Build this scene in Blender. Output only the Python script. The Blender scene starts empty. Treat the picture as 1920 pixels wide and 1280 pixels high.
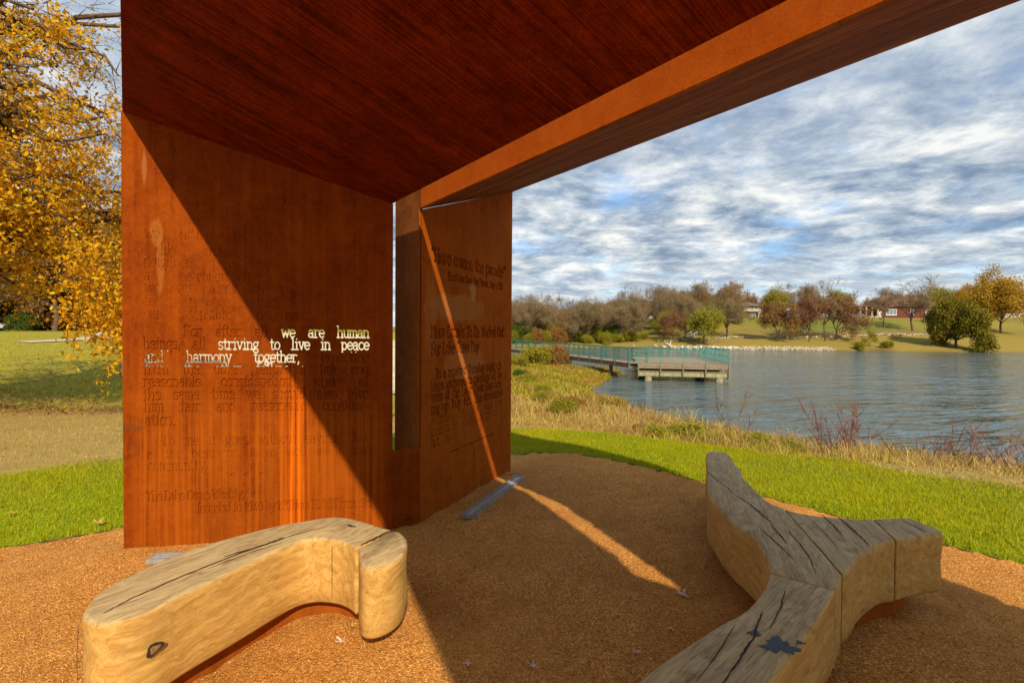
import bpy, bmesh, math, random
import numpy as np
from mathutils import Vector, Matrix
R = math.radians
rng = np.random.default_rng(7)
random.seed(7)
scene = bpy.context.scene
col = scene.collection

# ------------------------------------------------------------------ camera, sky, sun, exposure
cam = bpy.data.objects.new('camera', bpy.data.cameras.new('camera'))
col.objects.link(cam)
cam.data.lens = 18.0
cam.data.sensor_width = 36.0
cam.data.clip_start = 0.05
cam.data.clip_end = 2000.0
cam.matrix_world = (Matrix.Translation((0, 0, 1.6)) @ Matrix.Rotation(R(90 - 1.07), 4, 'X') @ Matrix.Rotation(R(0.43), 4, 'Z'))
scene.camera = cam
SUN_EL, SUN_AZ = 36.0, -14.3            # direction the light travels: azimuth from +y towards +x
TRAVEL = Vector((math.cos(R(SUN_EL)) * math.sin(R(SUN_AZ)), math.cos(R(SUN_EL)) * math.cos(R(SUN_AZ)), -math.sin(R(SUN_EL))))
sun = bpy.data.objects.new('sun', bpy.data.lights.new('sun', 'SUN'))
col.objects.link(sun)
sun.data.energy = 3.7
sun.data.angle = R(0.6)
sun.data.color = (1.0, 0.87, 0.68)
sun.rotation_euler = TRAVEL.to_track_quat('-Z', 'Y').to_euler()

world = bpy.data.worlds.new('World')
scene.world = world
world.use_nodes = True
scene.view_settings.view_transform = 'Standard'
scene.view_settings.look = 'None'
scene.view_settings.exposure = 0.72
scene.view_settings.gamma = 1.0
scene.view_settings.use_curve_mapping = False
scene.cycles.use_denoising = True
scene.cycles.max_bounces = 5
scene.cycles.diffuse_bounces = 3
scene.cycles.glossy_bounces = 2
scene.cycles.transparent_max_bounces = 8


class NT:
    """small node helper"""
    def __init__(s, tree):
        s.t = tree
        tree.nodes.clear()
    def n(s, kind, **kw):
        nd = s.t.nodes.new(kind)
        for k, v in kw.items():
            if hasattr(nd, k):
                setattr(nd, k, v)
            else:
                nd.inputs[k].default_value = v
        return nd
    def l(s, a, b):
        s.t.links.new(a, b)
    def val(s, inp, x):
        if hasattr(x, 'is_output'):
            s.l(x, inp)
        elif x is not None:
            inp.default_value = x
    def math(s, op, a, b=None, c=None, clamp=False):
        nd = s.n('ShaderNodeMath', operation=op)
        nd.use_clamp = clamp
        s.val(nd.inputs[0], a); s.val(nd.inputs[1], b); s.val(nd.inputs[2], c)
        return nd.outputs[0]
    def vmath(s, op, a, b=None):
        nd = s.n('ShaderNodeVectorMath', operation=op)
        s.val(nd.inputs[0], a)
        if b is not None:
            s.val(nd.inputs[1], b)
        return nd.outputs['Value'] if op in ('DOT_PRODUCT', 'LENGTH') else nd.outputs[0]
    def noise(s, vec, scale, detail=4, rough=0.55, dist=0.0, out=0):
        nd = s.n('ShaderNodeTexNoise')
        nd.inputs['Scale'].default_value = scale
        nd.inputs['Detail'].default_value = detail
        nd.inputs['Roughness'].default_value = rough
        nd.inputs['Distortion'].default_value = dist
        if vec is not None:
            s.l(vec, nd.inputs['Vector'])
        return nd.outputs[out]
    def ramp(s, fac, stops, interp='LINEAR'):
        nd = s.n('ShaderNodeValToRGB')
        cr = nd.color_ramp
        cr.interpolation = interp
        while len(cr.elements) < len(stops):
            cr.elements.new(0.5)
        for e, (p, c) in zip(cr.elements, stops):
            e.position = p
            e.color = (c, c, c, 1) if not hasattr(c, '__len__') else (*c, 1)
        s.l(fac, nd.inputs[0])
        return nd.outputs[0]
    def mix(s, fac, a, b, kind='MIX'):
        nd = s.n('ShaderNodeMix', data_type='RGBA', blend_type=kind)
        s.val(nd.inputs[0], fac)
        for i, x in ((6, a), (7, b)):
            if hasattr(x, 'is_output'):
                s.l(x, nd.inputs[i])
            else:
                nd.inputs[i].default_value = (*x, 1) if len(x) == 3 else x
        return nd.outputs[2]
    def comb(s, x, y, z):
        nd = s.n('ShaderNodeCombineXYZ')
        for i, q in enumerate((x, y, z)):
            s.val(nd.inputs[i], q)
        return nd.outputs[0]
    def sep(s, v):
        nd = s.n('ShaderNodeSeparateXYZ')
        s.l(v, nd.inputs[0])
        return nd.outputs


def build_world():
    t = NT(world.node_tree)
    out = t.n('ShaderNodeOutputWorld')
    bg = t.n('ShaderNodeBackground')
    bg.inputs['Strength'].default_value = 0.15
    sky = t.n('ShaderNodeTexSky', sky_type='NISHITA')
    sky.sun_disc = False
    sky.sun_elevation = R(SUN_EL)
    sky.sun_rotation = math.atan2(-TRAVEL.x, -TRAVEL.y)
    sky.air_density = 1.0
    sky.dust_density = 0.6
    sky.ozone_density = 2.0
    g = t.n('ShaderNodeTexCoord').outputs['Generated']
    x, y, z = t.sep(g)
    zz = t.math('ADD', t.math('MAXIMUM', z, 0.0), 0.15)
    px = t.math('DIVIDE', x, zz)
    py = t.math('DIVIDE', y, zz)
    # the cloud sheet, seen in perspective: broken stratus with a few dark scraps
    a = R(-14)
    qx = t.math('ADD', t.math('MULTIPLY', px, math.cos(a)), t.math('MULTIPLY', py, math.sin(a)))
    qy = t.math('SUBTRACT', t.math('MULTIPLY', py, math.cos(a)), t.math('MULTIPLY', px, math.sin(a)))
    v = t.comb(t.math('MULTIPLY', qx, 0.92), qy, 0.0)
    n_big = t.noise(v, 0.50, 3, 0.5, 0.2)
    n_mid = t.noise(v, 2.3, 9, 0.60, 0.35)
    n_fin = t.noise(v, 8.0, 8, 0.70, 0.2)
    dens = t.math('ADD', t.math('MULTIPLY', n_mid, 0.60), t.math('MULTIPLY', n_big, 0.25))
    dens = t.math('ADD', dens, t.math('MULTIPLY', n_fin, 0.20))
    cover = t.ramp(dens, [(0.38, 0.30), (0.48, 0.90), (0.56, 1.0)])
    v2 = t.vmath('ADD', v, (0.35, 1.6, 0.0))
    n_lit = t.noise(v2, 3.0, 9, 0.62, 0.35)
    n_lf = t.noise(v2, 11.0, 7, 0.70, 0.2)
    shade = t.math('ADD', t.math('MULTIPLY', n_lit, 0.62), t.math('ADD', t.math('MULTIPLY', n_big, 0.15), t.math('MULTIPLY', n_lf, 0.23)))
    cl = t.ramp(shade, [(0.40, (0.85, 1.20, 1.72)), (0.46, (1.50, 1.86, 2.32)), (0.52, (2.45, 2.72, 2.95)), (0.60, (4.1, 4.1, 3.9))])
    skyc = t.mix(1.0, sky.outputs[0], (0.52, 0.66, 0.78), 'MULTIPLY')
    mixed = t.mix(cover, skyc, cl)
    # a smoother high veil overhead
    mixed = t.mix(t.ramp(z, [(0.22, 0.0), (0.50, 0.62)]), mixed, (2.05, 2.42, 3.0))
    # thin layer towards the horizon
    hz = t.ramp(z, [(0.0, 0.55), (0.06, 0.30), (0.16, 0.0)])
    mixed = t.mix(hz, mixed, (3.6, 3.85, 3.95))
    t.l(mixed, bg.inputs['Color'])
    t.l(bg.outputs[0], out.inputs[0])


build_world()

# ------------------------------------------------------------------ object helpers
def link(o, parent=None, kind=None):
    col.objects.link(o)
    if parent is not None:
        o.parent = parent
    if kind:
        o['kind'] = kind
    return o


def tag(o, label, cat, group=None):
    o['label'] = label
    o['category'] = cat
    if group:
        o['group'] = group
    return o


def thing(name, label, cat, loc=(0, 0, 0), rz=0.0, group=None):
    o = bpy.data.objects.new(name, None)
    o.empty_display_size = 0.2
    o.location = loc
    o.rotation_euler = (0, 0, rz)
    link(o)
    return tag(o, label, cat, group)


def mesh_np(name, V, F, mat=None, smooth=False):
    """V (n,3), F list of faces or (m,k) array"""
    me = bpy.data.meshes.new(name)
    V = np.asarray(V, dtype=np.float32).reshape(-1, 3)
    if isinstance(F, np.ndarray):
        m, k = F.shape
        me.vertices.add(len(V)); me.vertices.foreach_set('co', V.ravel())
        me.loops.add(m * k); me.loops.foreach_set('vertex_index', F.astype(np.int32).ravel())
        me.polygons.add(m); me.polygons.foreach_set('loop_start', np.arange(0, m * k, k, dtype=np.int32))
        me.update(calc_edges=True)
    else:
        me.from_pydata([tuple(map(float, v)) for v in V], [], F)
    if mat is not None:
        for mm in (mat if isinstance(mat, (list, tuple)) else [mat]):
            me.materials.append(mm)
    if smooth:
        me.polygons.foreach_set('use_smooth', np.ones(len(me.polygons), dtype=bool))
    me.validate()
    return me


def obj(name, me, parent=None, loc=(0, 0, 0), kind=None):
    o = bpy.data.objects.new(name, me)
    o.location = loc
    return link(o, parent, kind)


class MB:
    """collects shapes, builds ONE mesh"""
    def __init__(s):
        s.v, s.f, s.m = [], [], []
    def add(s, vs, fs, mi=0):
        b = len(s.v)
        s.v += [tuple(v) for v in vs]
        s.f += [tuple(b + i for i in f) for f in fs]
        s.m += [mi] * len(fs)
        return s
    def box(s, c, d, ax=None, mi=0):
        """c centre, d full sizes, ax 3 axis vectors"""
        ax = ax or ((1, 0, 0), (0, 1, 0), (0, 0, 1))
        A = [Vector(a) for a in ax]
        vs = []
        for k in (-.5, .5):
            for j in (-.5, .5):
                for i in (-.5, .5):
                    vs.append(Vector(c) + A[0] * d[0] * i + A[1] * d[1] * j + A[2] * d[2] * k)
        return s.add(vs, [(0, 2, 3, 1), (4, 5, 7, 6), (0, 1, 5, 4), (2, 6, 7, 3), (0, 4, 6, 2), (1, 3, 7, 5)], mi)
    def bar(s, p, q, w, h=None, up=(0, 0, 1), mi=0):
        p, q = Vector(p), Vector(q)
        d = (q - p)
        L = d.length
        x = d.normalized()
        u = Vector(up)
        if abs(x.dot(u)) > 0.95:
            u = Vector((1, 0, 0))
        y = u.cross(x).normalized()
        z = x.cross(y)
        return s.box((p + q) / 2, (L, w, h or w), (x, y, z), mi)
    def tube(s, pts, rad, n=6, cap=True, mi=0):
        pts = [Vector(p) for p in pts]
        rings = []
        u = None
        b0 = len(s.v)
        for i, p in enumerate(pts):
            d = (pts[min(i + 1, len(pts) - 1)] - pts[max(i - 1, 0)]).normalized()
            if u is None:
                u = d.orthogonal().normalized()
            u = (u - d * u.dot(d)).normalized()
            w = d.cross(u)
            r = rad[i] if hasattr(rad, '__len__') else rad
            for k in range(n):
                a = 2 * math.pi * k / n
                s.v.append(tuple(p + (u * math.cos(a) + w * math.sin(a)) * r))
        for i in range(len(pts) - 1):
            for k in range(n):
                a, b = b0 + i * n + k, b0 + i * n + (k + 1) % n
                s.f.append((a, b, b + n, a + n)); s.m.append(mi)
        if cap:
            s.f.append(tuple(b0 + k for k in reversed(range(n)))); s.m.append(mi)
            e = b0 + (len(pts) - 1) * n
            s.f.append(tuple(e + k for k in range(n))); s.m.append(mi)
        return s
    def prism(s, poly, z0, z1, mi=0):
        n = len(poly)
        vs = [(x, y, z0) for x, y in poly] + [(x, y, z1) for x, y in poly]
        fs = [tuple(reversed(range(n))), tuple(range(n, 2 * n))] + [(i, (i + 1) % n, n + (i + 1) % n, n + i) for i in range(n)]
        return s.add(vs, fs, mi)
    def plate(s, poly, th, mi=0):
        """planar 3D polygon thickened along its normal"""
        P = [Vector(p) for p in poly]
        nrm = Vector((0, 0, 0))
        for i in range(len(P)):
            nrm += P[i].cross(P[(i + 1) % len(P)])
        nrm.normalize()
        n = len(P)
        vs = P + [p + nrm * th for p in P]
        fs = [tuple(reversed(range(n))), tuple(range(n, 2 * n))] + [(i, (i + 1) % n, n + (i + 1) % n, n + i) for i in range(n)]
        return s.add(vs, fs, mi)
    def mesh(s, name, mat, smooth=False):
        me = bpy.data.meshes.new(name)
        me.from_pydata(s.v, [], s.f)
        for mm in (mat if isinstance(mat, (list, tuple)) else [mat]):
            me.materials.append(mm)
        me.polygons.foreach_set('material_index', np.array(s.m, dtype=np.int32))
        if smooth:
            me.polygons.foreach_set('use_smooth', np.ones(len(me.polygons), dtype=bool))
        me.update()
        return me
    def build(s, name, mat, parent=None, loc=(0, 0, 0), smooth=False, kind=None):
        return obj(name, s.mesh(name, mat, smooth), parent, loc, kind)


def copy_tree(o, loc, rz=0.0, scale=1.0, parent=None):
    c = o.copy()
    col.objects.link(c)
    c.parent = parent
    if parent is None:
        c.location = loc
        c.rotation_euler = (0, 0, rz)
        c.scale = (scale,) * 3 if not hasattr(scale, '__len__') else scale
    for ch in o.children:
        d = ch.copy()
        col.objects.link(d)
        d.parent = c
        for g in ch.children:
            e = g.copy()
            col.objects.link(e)
            e.parent = d
    return c


# ------------------------------------------------------------------ materials
def material(name):
    m = bpy.data.materials.new(name)
    m.use_nodes = True
    t = NT(m.node_tree)
    out = t.n('ShaderNodeOutputMaterial')
    b = t.n('ShaderNodeBsdfPrincipled')
    t.l(b.outputs[0], out.inputs[0])
    return m, t, b, out


def bump(t, b, h, strength, dist):
    bp = t.n('ShaderNodeBump')
    bp.inputs['Strength'].default_value = strength
    bp.inputs['Distance'].default_value = dist
    t.l(h, bp.inputs['Height'])
    t.l(bp.outputs[0], b.inputs['Normal'])


def simple(name, c, rough=0.7, var=0.25, scale=6.0, spec=0.3, metal=0.0, bmp=0.0):
    m, t, b, _ = material(name)
    pos = t.n('ShaderNodeTexCoord').outputs['Object']
    n = t.noise(pos, scale, 5, 0.6)
    lo = tuple(x * (1 - var) for x in c)
    hi = tuple(min(1, x * (1 + var)) for x in c)
    t.l(t.ramp(n, [(0.3, lo), (0.7, hi)]), b.inputs['Base Color'])
    b.inputs['Roughness'].default_value = rough
    b.inputs['Specular IOR Level'].default_value = spec
    b.inputs['Metallic'].default_value = metal
    if bmp:
        bump(t, b, n, 0.6, bmp)
    return m


def corten(name, across, along, dark, mid, light, streak=0.35, stains=None, coarse=1.0, patches=(), fine=26.0, spec=0.05, broad=0.9):
    """rusted weathering steel; streaks run in direction `along`"""
    m, t, b, _ = material(name)
    pos = t.n('ShaderNodeNewGeometry').outputs['Position']
    u = t.vmath('DOT_PRODUCT', pos, across)
    w = t.vmath('DOT_PRODUCT', pos, along)
    sv = t.comb(t.math('MULTIPLY', u, fine * coarse), t.math('MULTIPLY', w, 0.9 * coarse), 0.0)
    st = t.noise(sv, 1.0, 6, 0.65, 0.25)
    st2 = t.noise(t.comb(t.math('MULTIPLY', u, 7.0), t.math('MULTIPLY', w, 0.5), 3.0), 1.0, 4, 0.6)
    bl = t.noise(pos, 2.4, 6, 0.6, 0.4)
    gr = t.noise(pos, 95.0, 3, 0.7)
    pt = t.noise(pos, 320.0, 2, 0.6)
    mo = t.noise(pos, 13.0, 5, 0.7, 0.8)
    f = t.math('ADD', t.math('MULTIPLY', t.math('ADD', t.math('MULTIPLY', bl, 0.5), t.math('MULTIPLY', mo, 0.5)), 0.55), t.math('MULTIPLY', gr, 0.25))
    f = t.math('ADD', f, t.math('MULTIPLY', pt, 0.20))
    f = t.math('ADD', f, t.math('MULTIPLY', t.math('SUBTRACT', st, 0.5), streak))
    f = t.math('ADD', f, t.math('MULTIPLY', t.math('SUBTRACT', st2, 0.5), streak * broad))
    c = t.ramp(f, [(0.36, dark), (0.5, mid), (0.66, light)])
    if stains:
        z = t.sep(pos)[2]
        for (u0, u1, ztop, colr, amt) in stains:
            inside = t.math('MULTIPLY', t.math('SMOOTH_MIN', 1.0, t.math('MULTIPLY', t.math('SUBTRACT', u, u0), 14.0), 0.2, clamp=True),
                            t.math('SMOOTH_MIN', 1.0, t.math('MULTIPLY', t.math('SUBTRACT', u1, u), 14.0), 0.2, clamp=True))
            below = t.math('MULTIPLY', t.math('SUBTRACT', ztop, z), 2.2, clamp=True)
            sn = t.noise(t.comb(t.math('MULTIPLY', u, 38.0), t.math('MULTIPLY', w, 0.45), 7.0), 1.0, 5, 0.6, 0.2)
            k = t.math('MULTIPLY', t.math('MULTIPLY', inside, below), t.ramp(sn, [(0.40, 0.0), (0.62, 1.0)]))
            c = t.mix(t.math('MULTIPLY', k, amt), c, colr)
    if patches:
        z = t.sep(pos)[2]
        wn = t.noise(pos, 9.0, 4, 0.6)
        for (uc, zc, ru, rz_, colr, amt) in patches:
            du = t.math('DIVIDE', t.math('SUBTRACT', u, uc), ru)
            dz = t.math('DIVIDE', t.math('SUBTRACT', z, zc), rz_)
            d = t.math('ADD', t.math('SQRT', t.math('ADD', t.math('MULTIPLY', du, du), t.math('MULTIPLY', dz, dz))), t.math('MULTIPLY', t.math('SUBTRACT', wn, 0.5), 1.1))
            c = t.mix(t.math('MULTIPLY', t.ramp(d, [(0.72, 1.0), (1.0, 0.0)]), amt), c, colr)
    t.l(c, b.inputs['Base Color'])
    b.inputs['Roughness'].default_value = 0.85
    b.inputs['Specular IOR Level'].default_value = spec
    h = t.math('ADD', t.math('MULTIPLY', gr, 0.7), t.math('MULTIPLY', pt, 0.5))
    bump(t, b, h, 0.35, 0.004)
    return m


A1 = (math.sin(R(83)), math.cos(R(83)), 0.0)
N1 = (math.cos(R(83)), -math.sin(R(83)), 0.0)
A2 = (math.sin(R(24)), math.cos(R(24)), 0.0)
N2 = (math.cos(R(24)), -math.sin(R(24)), 0.0)
BH = (-0.579, 0.8154, 0.0)
PH = (0.8154, 0.579, 0.0)
W1L = Vector((-2.94, 3.862, 0)); W1R = Vector((-0.958, 4.105, 0))
u0w = W1L.dot(Vector(A1))
u2w = Vector((-0.755, 4.250, 0)).dot(Vector(A2))
M_WALL = corten('rusted_steel_wall', A1, (0, 0, 1), (0.0975, 0.0140, 0.0009), (0.2067, 0.0367, 0.0016), (0.2925, 0.0624, 0.0025), 0.22,
                stains=[(u0w + 0.05, u0w + 1.96, 1.25, (0.3432, 0.0819, 0.0037), 0.6), (u0w + 1.12, u0w + 1.36, 1.5, (0.6630, 0.1287, 0.0037), 0.95),
                        (u0w + 0.55, u0w + 0.8, 0.5, (0.0780, 0.0156, 0.0025), 0.6), (u0w + 0.98, u0w + 1.08, 0.6, (0.0780, 0.0156, 0.0025), 0.8)],
                patches=[(u0w + 0.245, 2.33, .055, .11, (0.3120, 0.1014, 0.0187), .55), (u0w + 0.27, 2.08, .03, .24, (0.3120, 0.1014, 0.0187), .5),
                         (u0w + 0.16, 2.82, .02, .15, (0.3276, 0.1326, 0.0374), .5), (u0w + 0.02, 0.85, .16, .03, (0.1248, 0.0390, 0.0062), .6)])
M_SIDE = corten('rusted_steel_side', A2, (0, 0, 1), (0.1721, 0.0321, 0.0020), (0.3042, 0.0666, 0.0032), (0.4246, 0.1091, 0.0073), 0.18,
                patches=[(u2w + 0.62, 1.82, .55, .15, (0.3787, 0.1492, 0.0449), .55), (u2w + 0.75, 1.30, .45, .17, (0.4131, 0.1492, 0.0408), .5), (u2w + 0.14, 1.75, .10, .4, (0.4131, 0.1492, 0.0408), .35),
                         (u2w + 0.9, 2.0, .07, .10, (0.4590, 0.2066, 0.0734), .6)])
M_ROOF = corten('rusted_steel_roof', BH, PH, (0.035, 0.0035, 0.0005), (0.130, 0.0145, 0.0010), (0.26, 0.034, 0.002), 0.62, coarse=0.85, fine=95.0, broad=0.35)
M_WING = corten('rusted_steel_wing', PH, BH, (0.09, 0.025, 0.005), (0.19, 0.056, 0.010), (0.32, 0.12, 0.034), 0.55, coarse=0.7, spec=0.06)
M_FIN = corten('rusted_steel_fin', PH, (0, 0, 1), (0.30, 0.055, 0.004), (0.42, 0.085, 0.006), (0.52, 0.125, 0.010), 0.08)
M_EDGE = corten('rusted_steel_plain', PH, (0, 0, 1), (0.16, 0.036, 0.004), (0.26, 0.062, 0.006), (0.36, 0.095, 0.010), 0.2)


def wood_material():
    m, t, b, _ = material('weathered_oak')
    tc = t.n('ShaderNodeTexCoord')
    pos = tc.outputs['Object']
    x, y, z = t.sep(pos)
    gv = t.comb(t.math('MULTIPLY', x, 2.2), t.math('MULTIPLY', y, 30.0), t.math('MULTIPLY', z, 30.0))
    warp = t.noise(pos, 4.0, 3, 0.5)
    gv = t.vmath('ADD', gv, t.comb(0.0, t.math('MULTIPLY', warp, 4.5), t.math('MULTIPLY', warp, 4.5)))
    grain = t.noise(gv, 1.0, 6, 0.65, 0.6)
    fine = t.noise(t.comb(t.math('MULTIPLY', x, 9.0), t.math('MULTIPLY', y, 170.0), t.math('MULTIPLY', z, 170.0)), 1.0, 4, 0.6)
    patch = t.noise(pos, 3.1, 5, 0.6, 0.5)
    top = t.ramp(grain, [(0.26, (0.20, 0.118, 0.046)), (0.42, (0.40, 0.26, 0.110)), (0.60, (0.52, 0.365, 0.170)), (0.75, (0.60, 0.45, 0.24))])
    top = t.mix(t.math('MULTIPLY', t.ramp(fine, [(0.35, 1.0), (0.50, 0.0)]), 0.6), top, (0.10, 0.075, 0.045))
    top = t.mix(t.ramp(patch, [(0.60, 0.0), (0.78, 0.6)]), top, (0.10, 0.08, 0.06))
    side = t.ramp(grain, [(0.24, (0.29, 0.125, 0.024)), (0.42, (0.45, 0.235, 0.050)), (0.58, (0.56, 0.325, 0.080)), (0.75, (0.64, 0.41, 0.13))])
    side = t.mix(t.math('MULTIPLY', t.ramp(fine, [(0.36, 1.0), (0.52, 0.0)]), 0.45), side, (0.26, 0.14, 0.045))
    side = t.mix(t.ramp(patch, [(0.56, 0.0), (0.72, 0.6)]), side, (0.33, 0.17, 0.05))
    nz = t.sep(t.n('ShaderNodeNewGeometry').outputs['True Normal'])[2]
    # weathering has greyed what rain falls on
    k = t.ramp(t.math('ADD', nz, t.math('MULTIPLY', t.math('SUBTRACT', patch, 0.5), 0.35)), [(0.35, 0.0), (0.85, 1.0)])
    t.l(t.mix(k, side, top), b.inputs['Base Color'])
    b.inputs['Roughness'].default_value = 0.72
    b.inputs['Specular IOR Level'].default_value = 0.25
    bump(t, b, t.math('ADD', t.math('MULTIPLY', grain, 0.6), t.math('MULTIPLY', fine, 0.6)), 0.5, 0.003)
    return m


M_WOOD = wood_material()
M_CRACK = simple('wood_check', (0.030, 0.020, 0.012), 0.9, 0.3, 30)
M_TAR = simple('dark_stain', (0.028, 0.032, 0.045), 0.55, 0.4, 60)
M_STEEL = simple('galvanised_steel', (0.25, 0.235, 0.205), 0.55, 0.3, 20, 0.3, 0.1)
M_STEELDARK = simple('dark_metal', (0.06, 0.065, 0.075), 0.5, 0.3, 20)
M_LEAF_DRY = simple('dry_leaf', (0.62, 0.42, 0.28), 0.8, 0.3, 40)
M_LEAF_GOLD = simple('gold_leaf_litter', (0.42, 0.24, 0.05), 0.8, 0.35, 40)


def gravel_material():
    m, t, b, _ = material('crushed_granite')
    pos = t.n('ShaderNodeNewGeometry').outputs['Position']
    vo = t.n('ShaderNodeTexVoronoi')
    vo.inputs['Scale'].default_value = 170.0
    t.l(pos, vo.inputs['Vector'])
    vo2 = t.n('ShaderNodeTexVoronoi')
    vo2.inputs['Scale'].default_value = 90.0
    t.l(pos, vo2.inputs['Vector'])
    r = t.sep(vo.outputs['Color'])[0]
    r2 = t.sep(vo2.outputs['Color'])[1]
    f = t.math('ADD', t.math('MULTIPLY', r, 0.6), t.math('MULTIPLY', r2, 0.4))
    c = t.ramp(f, [(0.08, (0.201, 0.061, 0.008)), (0.35, (0.425, 0.156, 0.023)), (0.62, (0.614, 0.266, 0.047)), (0.85, (0.779, 0.407, 0.098)), (0.97, (0.850, 0.590, 0.212))])
    big = t.noise(pos, 1.3, 5, 0.6)
    c = t.mix(t.ramp(big, [(0.35, 0.0), (0.65, 0.55)]), c, (0.342, 0.124, 0.018))
    c = t.mix(t.ramp(t.noise(pos, 0.7, 4, 0.6), [(0.45, 0.0), (0.70, 0.35)]), c, (0.661, 0.330, 0.080))
    t.l(c, b.inputs['Base Color'])
    b.inputs['Roughness'].default_value = 0.9
    b.inputs['Specular IOR Level'].default_value = 0.2
    h = t.math('ADD', t.math('MULTIPLY', vo.outputs['Distance'], -1.0), t.math('MULTIPLY', t.math('SUBTRACT', r2, vo2.outputs['Distance']), 0.8))
    bump(t, b, h, 0.8, 0.005)
    return m


def stone_material():
    m, t, b, _ = material('granite_chips')
    g = t.n('ShaderNodeNewGeometry')
    c = t.ramp(g.outputs['Random Per Island'], [(0.0, (0.218, 0.071, 0.010)), (0.35, (0.483, 0.190, 0.031)), (0.75, (0.644, 0.299, 0.062)), (0.95, (0.759, 0.460, 0.135)), (1.0, (0.850, 0.759, 0.435))])
    t.l(c, b.inputs['Base Color'])
    b.inputs['Roughness'].default_value = 0.85
    return m


M_GRAVEL = gravel_material()
M_CHIPS = stone_material()


def foliage(name, stops, trans=0.35, rough=0.7, big=None):
    """leaf colour varies leaf by leaf"""
    m, t, b, out = material(name)
    g = t.n('ShaderNodeNewGeometry')
    c = t.ramp(g.outputs['Random Per Island'], stops)
    if big:
        n = t.noise(g.outputs['Position'], big[0], 3, 0.5)
        c = t.mix(t.ramp(n, [(0.42, 0.0), (0.62, big[2])]), c, big[1])
    t.l(c, b.inputs['Base Color'])
    b.inputs['Roughness'].default_value = rough
    b.inputs['Specular IOR Level'].default_value = 0.15
    tr = t.n('ShaderNodeBsdfTranslucent')
    t.l(c, tr.inputs['Color'])
    mx = t.n('ShaderNodeMixShader')
    mx.inputs[0].default_value = trans
    t.l(b.outputs[0], mx.inputs[1])
    t.l(tr.outputs[0], mx.inputs[2])
    t.l(mx.outputs[0], out.inputs[0])
    return m


M_TURF = foliage('turf_blades', [(0.0, (0.16, 0.185, 0.001)), (0.5, (0.31, 0.335, 0.002)), (0.85, (0.42, 0.42, 0.003)), (1.0, (0.52, 0.42, 0.04))], 0.35, big=(0.9, (0.44, 0.37, 0.003), 0.6))
M_STRAW = foliage('dry_grass_blades', [(0.0, (0.25, 0.145, 0.035)), (0.4, (0.46, 0.31, 0.085)), (0.8, (0.62, 0.46, 0.16)), (1.0, (0.32, 0.31, 0.03))], 0.3, big=(0.5, (0.36, 0.20, 0.045), 0.6))
M_WEED = foliage('green_weed_blades', [(0.0, (0.14, 0.145, 0.008)), (0.5, (0.30, 0.285, 0.012)), (1.0, (0.48, 0.38, 0.02))], 0.3, big=(0.4, (0.38, 0.20, 0.025), 0.7))
M_LAWNBL = foliage('lawn_blades', [(0.0, (0.19, 0.185, 0.008)), (0.5, (0.34, 0.315, 0.014)), (1.0, (0.48, 0.40, 0.05))], 0.25, big=(0.25, (0.30, 0.22, 0.04), 0.6))
M_GOLD = foliage('golden_leaves', [(0.0, (0.45, 0.19, 0.006)), (0.35, (0.74, 0.36, 0.008)), (0.75, (0.86, 0.50, 0.014)), (0.92, (0.62, 0.48, 0.02)), (1.0, (0.32, 0.13, 0.02))], 0.5)
M_F = {
    'grey': foliage('bare_twigs', [(0.0, (0.10, 0.068, 0.036)), (0.6, (0.22, 0.155, 0.080)), (1.0, (0.36, 0.25, 0.10))], 0.1),
    'brown': foliage('rust_brown_leaves', [(0.0, (0.15, 0.065, 0.020)), (0.5, (0.27, 0.125, 0.030)), (1.0, (0.38, 0.21, 0.05))], 0.25),
    'red': foliage('dark_red_leaves', [(0.0, (0.12, 0.030, 0.016)), (0.5, (0.23, 0.065, 0.028)), (1.0, (0.30, 0.12, 0.04))], 0.25),
    'gold': foliage('far_golden_leaves', [(0.0, (0.28, 0.15, 0.012)), (0.5, (0.46, 0.26, 0.018)), (1.0, (0.52, 0.36, 0.03))], 0.35),
    'olive': foliage('olive_leaves', [(0.0, (0.07, 0.065, 0.005)), (0.5, (0.17, 0.145, 0.009)), (1.0, (0.32, 0.235, 0.016))], 0.25),
    'lime': foliage('yellow_green_leaves', [(0.0, (0.15, 0.16, 0.010)), (0.5, (0.29, 0.26, 0.016)), (1.0, (0.42, 0.34, 0.03))], 0.35),
    'green': foliage('deep_green_leaves', [(0.0, (0.035, 0.055, 0.006)), (0.5, (0.07, 0.105, 0.010)), (1.0, (0.13, 0.16, 0.02))], 0.25),
}
M_BARK = simple('grey_brown_bark', (0.105, 0.070, 0.045), 0.9, 0.4, 9, 0.15, 0, 0.02)
M_BARKPALE = simple('pale_bark', (0.20, 0.15, 0.105), 0.9, 0.35, 9, 0.15, 0, 0.02)


def ground_material():
    m, t, b, _ = material('meadow_ground')
    at = t.n('ShaderNodeAttribute', attribute_name='zone')
    pos = t.n('ShaderNodeNewGeometry').outputs['Position']
    n1 = t.noise(pos, 0.35, 6, 0.6, 0.3)
    n2 = t.noise(pos, 3.0, 6, 0.7)
    n3 = t.noise(pos, 26.0, 4, 0.7)
    f = t.math('ADD', t.math('MULTIPLY', n2, 0.5), t.math('MULTIPLY', n3, 0.5))
    k = t.ramp(f, [(0.3, 0.62), (0.7, 1.35)])
    kk = t.mix(1.0, at.outputs['Color'], k, 'MULTIPLY')
    straw = t.ramp(n1, [(0.45, 0.0), (0.68, 0.5)])
    kk = t.mix(straw, kk, (0.26, 0.185, 0.052))
    t.l(kk, b.inputs['Base Color'])
    b.inputs['Roughness'].default_value = 0.95
    b.inputs['Specular IOR Level'].default_value = 0.1
    bump(t, b, f, 0.7, 0.05)
    return m


M_GROUND = ground_material()


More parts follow.
